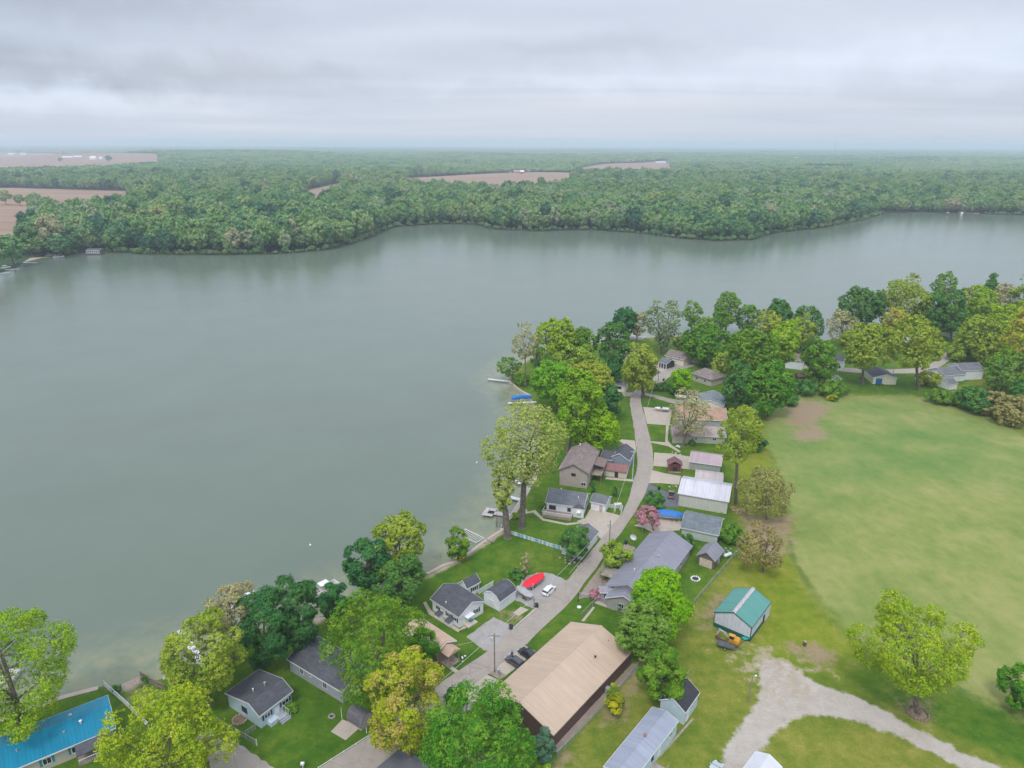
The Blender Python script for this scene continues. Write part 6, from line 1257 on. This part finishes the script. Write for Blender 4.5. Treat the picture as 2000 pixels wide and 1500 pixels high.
# dark conifer plantation
cp = []
for x in np.arange(1572, 1662, 2.6):
    for dy in (0, .8, 1.6): cp.append(g(x+rg.uniform(-1, 1), 334+dy+(x-1572)*.02)[:2])
cp = np.array(cp); wood('conifer_woodland', np.column_stack([cp, terrain(cp[:, 0], cp[:, 1])]), np.full(len(cp), 56), np.column_stack([rg.uniform(1.5, 2.3, len(cp))]*2+[rg.uniform(1.6, 2.2, len(cp))]), 'row of dark pointed conifers standing out in the woods at right')
# brush along the far waterline
LP = LAKE; br = []
for i in range(len(LAKE_PX)):
    x, y = LAKE_PX[i]
    if 425 >= y or x < 120 or x > 2200 or (y > 500) : pass
    a, b_ = LAKE[i], LAKE[(i+1) % len(LAKE)]; m = (a+b_)/2
    if m[1] > 540 and (y < 500):
        L_ = np.linalg.norm(b_-a); nn_ = int(L_/1.6); t = (b_-a)/L_; nrm = np.array([-t[1], t[0]])
        if sdf((m+nrm*3)[None], LAKE, 60)[0] > 0: nrm = -nrm
        for k in range(nn_//2): br.append(a+t*(k+.5)*3.2+nrm*rg.uniform(-1, 5)+t*rg.normal(0, .8))
br = np.array(br); q = np.column_stack([br, np.zeros(len(br))]); X, Y = proj(q); br = br[(X > 100) & (X < 2150) & ~((X > 1725) & (X < 1920)) & ~((X > 150) & (X < 205))]; n = len(br)
s_ = rg.uniform(.12, .5, n); wood('shore_brush', np.column_stack([br, np.full(n, -.5)]), rg.choice([0, 1, 2, 3], n, p=[.25, .35, .25, .15])*5+rg.integers(0, 4, n), np.column_stack([s_, s_, s_*.8]), 'low green brush overhanging the far shore waterline')
# individual trees of the far shore's front rows
cand = A[front]; q = np.column_stack([cand, np.zeros(len(cand))]); X, Y = proj(q); cand = cand[(X > -60) & (X < 2060)]; 
dd = np.hypot(cand[:, 0], cand[:, 1]); cand = cand[np.argsort(dd)][:175]
desc = ['deep green', 'leaf green', 'light green', 'grey green', 'yellowish', 'brownish pink', 'blue green']
pm = {}; shore = []
for o in SC_PROTO.objects: pm[o.name] = o.data
cix = colour_index(cand[:, 0], cand[:, 1], len(cand))
for i, (x, y) in enumerate(cand):
    c_ = int(cix[i]); o = bpy.data.objects.new('shore_tree', pm[f'kind_{c_*5+int(rg.choice(5)):03d}']); COL.objects.link(o); s_ = rg.uniform(.9, 1.5)
    o.location = (x, y, -.2); o.rotation_euler = (0, 0, rg.uniform(0, 6.28)); o.scale = (s_, s_, s_*rg.uniform(.95, 1.4))
    shore.append((float(proj(np.array([[x, y, 0.0]]))[0][0]), c_, s_, o))
shore.sort(key=lambda t: t[0]); cnt = {}
def nth(n): return str(n)+('th' if 10 <= n % 100 <= 20 else {1: 'st', 2: 'nd', 3: 'rd'}.get(n % 10, 'th'))
for x, c_, s_, o in shore:
    cnt[c_] = cnt.get(c_, 0)+1; sz_ = 'small' if s_ < 1.05 else ('large' if s_ > 1.35 else 'medium')
    tag(o, f'{sz_} {desc[c_]} tree, {nth(cnt[c_])} of that colour from the left along the wooded far shore', 'tree', f'{desc[c_]} trees along the far shore')
# remaining front trees further off
rest = A[front]; key = {tuple(c) for c in np.round(cand, 3)}; rest = np.array([p for p in rest if tuple(np.round(p, 3)) not in key]); n = len(rest)
sc = rg.uniform(.9, 1.4, n); wood('shore_woodland', np.column_stack([rest, np.full(n, -.3)]), colour_index(rest[:, 0], rest[:, 1], n)*5+rg.integers(0, 5, n), np.column_stack([sc, sc, sc*1.1]), 'edge of the woods along the more distant far shore')
# clumps in the fields at left
for x, y, s_, c_, l in ((12, 400, 1.5, 2, 'pale tree at the left edge between the ploughed fields'), (40, 402, 1.15, 1, 'second tree of the three between the ploughed fields'), (72, 403, 1.2, 3, 'third tree of the three between the ploughed fields'), (214, 321, 2.0, 6, 'lone tree in the far ploughed field'), (119, 320, 1.5, 1, 'faint small tree in the far ploughed field'), (1060, 437, 0.01, 1, '')):
    if s_ < .1: continue
    P = g(x, y); o = bpy.data.objects.new('field_tree', pm[f'kind_{c_*5+1:03d}']); COL.objects.link(o); o.location = (P[0], P[1], float(terrain(P[0], P[1]))-.2); o.scale = (s_*1.2, s_*1.2, s_); tag(o, l, 'tree')
for x0, x1, y0, y1, c_, l in ((0, 55, 460, 520, 1, 'broad rounded green tree standing over the far left docks'), (58, 92, 466, 500, 1, 'bright round tree beside the far left beach'), (86, 130, 420, 500, 5, 'tall pinkish brown tree behind the far left beach'), (95, 140, 460, 502, 0, 'dark green tree just right of the far left beach'), (-45, 8, 450, 535, 5, 'brownish tree cut by the left edge above the docks')):
    P = g((x0+x1)/2, y1); s_ = (x1-x0)/2*depth(P)/FPX/6.0; hh = hgt(P, (x0+x1)/2, y0)/16.0; o = bpy.data.objects.new('shore_tree', pm[f'kind_{c_*5+3:03d}']); COL.objects.link(o); o.location = P; o.scale = (s_, s_, max(.5, hh)); o.rotation_euler[2] = x0; tag(o, l, 'tree')
# farms
wr = paint('white_tin', (.72, .73, .76)); redw = paint('red_boards', (.38, .045, .04))
def far_b(x0, x1, y, dpt, h, rise, label, wall=WHITE, roof=wr, cat='barn', name='farm_building'):
    P = g((x0+x1)/2, y); return house(name, label, cat, (x0, y), (x1, y), dpt, h, rise, wall, roof, .5, z0=float(terrain(P[0], P[1])), fascia=None)
H = far_b(1003, 1016, 334.5, 16, 5, 4, 'white roofed part of the red farm beyond the lake', redw); H = far_b(1016, 1024, 335.5, 22, 7, 5, 'taller red barn with white roof beyond the lake', redw)
far_b(1026, 1034, 334, 14, 5, 3, 'small red shed at the right of the far red barn', redw); far_b(994, 1000, 334, 12, 5, 3, 'small pale shed at the left of the far red barn')
P = g(1001.5, 334); t = empty('silo', (P[0], P[1], terrain(P[0], P[1])), 0, 'slim silo beside the far red barn', 'silo'); MB().tube((0, 0, 0), (0, 0, 15), 3, 3, 14).build('tower', GREYM, t); MB().ball((0, 0, 15), 3, 14, 5).build('dome', WHITE, t)
far_b(120, 141, 307, 40, 9, 5, 'long white barn on the far left ploughed field'); far_b(143, 158, 306.5, 40, 10, 6, 'white barn right of the long white one far left'); far_b(174, 186, 308, 30, 9, 7, 'separate white gabled barn far left'); far_b(192, 199, 308, 25, 7, 4, 'tiny white shed far left right of the gabled barn')
far_b(14, 26, 300, 60, 12, 5, 'faint white building at the far left horizon'); far_b(38, 49, 300, 60, 12, 5, 'second faint white building near the far left horizon')
P = g(124, 305); t = empty('silo', (P[0], P[1], terrain(P[0], P[1])), 0, 'dark silo behind the long white barn far left', 'silo'); MB().tube((0, 0, 0), (0, 0, 34), 8, 8, 14).build('tower', paint('dark_silo', (.2, .15, .15)), t); MB().ball((0, 0, 34), 8, 14, 5).build('dome', GREYM, t)
far_b(1129, 1144, 302.5, 60, 22, 8, 'pale pinkish block building in the distant woods', paint('pinkish_block', (.7, .62, .58))); far_b(1106, 1112, 302, 40, 18, 6, 'tiny white building left of the pale pinkish block'); far_b(1282, 1303, 316.5, 18, 5, 3, 'long low white shed behind the distant pink field'); far_b(1128, 1134, 333, 12, 5, 3, 'tiny white house at the left tip of the distant pink field', cat='house', name='farm_house')
far_b(1556, 1560, 309, 30, 16, 5, 'tiny white roof in the distant woods at right'); far_b(1012, 1017, 303, 40, 20, 6, 'tiny white roof in the distant woods near the centre')
far_b(1878, 1882, 416, 4, 2, 1, 'small pale hut left on the far right beach'); far_b(1850, 1855, 416, 5, 2.2, 1.2, 'small boathouse beside the far right beach', paint('cabin_wall', (.16, .16, .15)), gm_)
P = g(1631, 294); q = P*0.36/1; q[2] = 0; h = hgt(q, 1631, 273.5); t = empty('radio_mast', (q[0], q[1], 0), 0, 'thin radio mast rising above the horizon at right', 'mast'); MB().tube((0, 0, 0), (0, 0, h), .9, .5, 6).build('mast', paint('mast_red', (.3, .2, .2)), t); b = MB(); [b.tube((0, 0, h*.95), (math.cos(a_)*60, math.sin(a_)*60, 0), .15, .15, 4) for a_ in (0, 2.1, 4.2)]; b.build('guy_wire', GREYM, t)
# dark cottage with a white railed balcony on the far shore
P = g(181, 491); H = house('shore_cabin', 'dark cabin with white railed deck among the far shore trees', 'cabin', (168, 489), (194, 489), 8, 3.6, 1.5, paint('cabin_wall', (.16, .16, .15)), dk, .5)
b = MB(); [b.box(x, x+.35, -.6, -.4, 1.2, 3.8) for x in np.linspace(0, H.L-.35, 8)]; b.box(0, H.L, -.65, -.4, 1.0, 1.4); b.box(0, H.L, -.65, -.4, 3.6, 3.8); b.build('railing', WHITE, H.root)

# the air: one closed box of thin even haze
b = MB(); b.box(-29500, 29500, -290, 29800, -3, 138); hzb = b.build('haze', None) if False else None
me = bpy.data.meshes.new('haze'); V = [(x, y, z) for z in (-3, 138) for y in (-290, 29800) for x in (-29500, 29500)]
me.from_pydata(V, [], [(0, 2, 3, 1), (4, 5, 7, 6), (0, 1, 5, 4), (2, 6, 7, 3), (0, 4, 6, 2), (1, 3, 7, 5)]); hz = bpy.data.objects.new('haze', me); COL.objects.link(hz); tag(hz, kind='stuff')
m = bpy.data.materials.new('haze_air'); m.use_nodes = True; nt = m.node_tree; nt.nodes.clear(); o = nd(nt, 'ShaderNodeOutputMaterial'); v = nd(nt, 'ShaderNodeVolumePrincipled'); v.inputs['Color'].default_value = (.72, .82, .96, 1); v.inputs['Density'].default_value = HAZE; v.inputs['Anisotropy'].default_value = 0.0
ln(nt, v.outputs[0], o.inputs['Volume']); me.materials.append(m)
SC.cycles.volume_bounces = 1
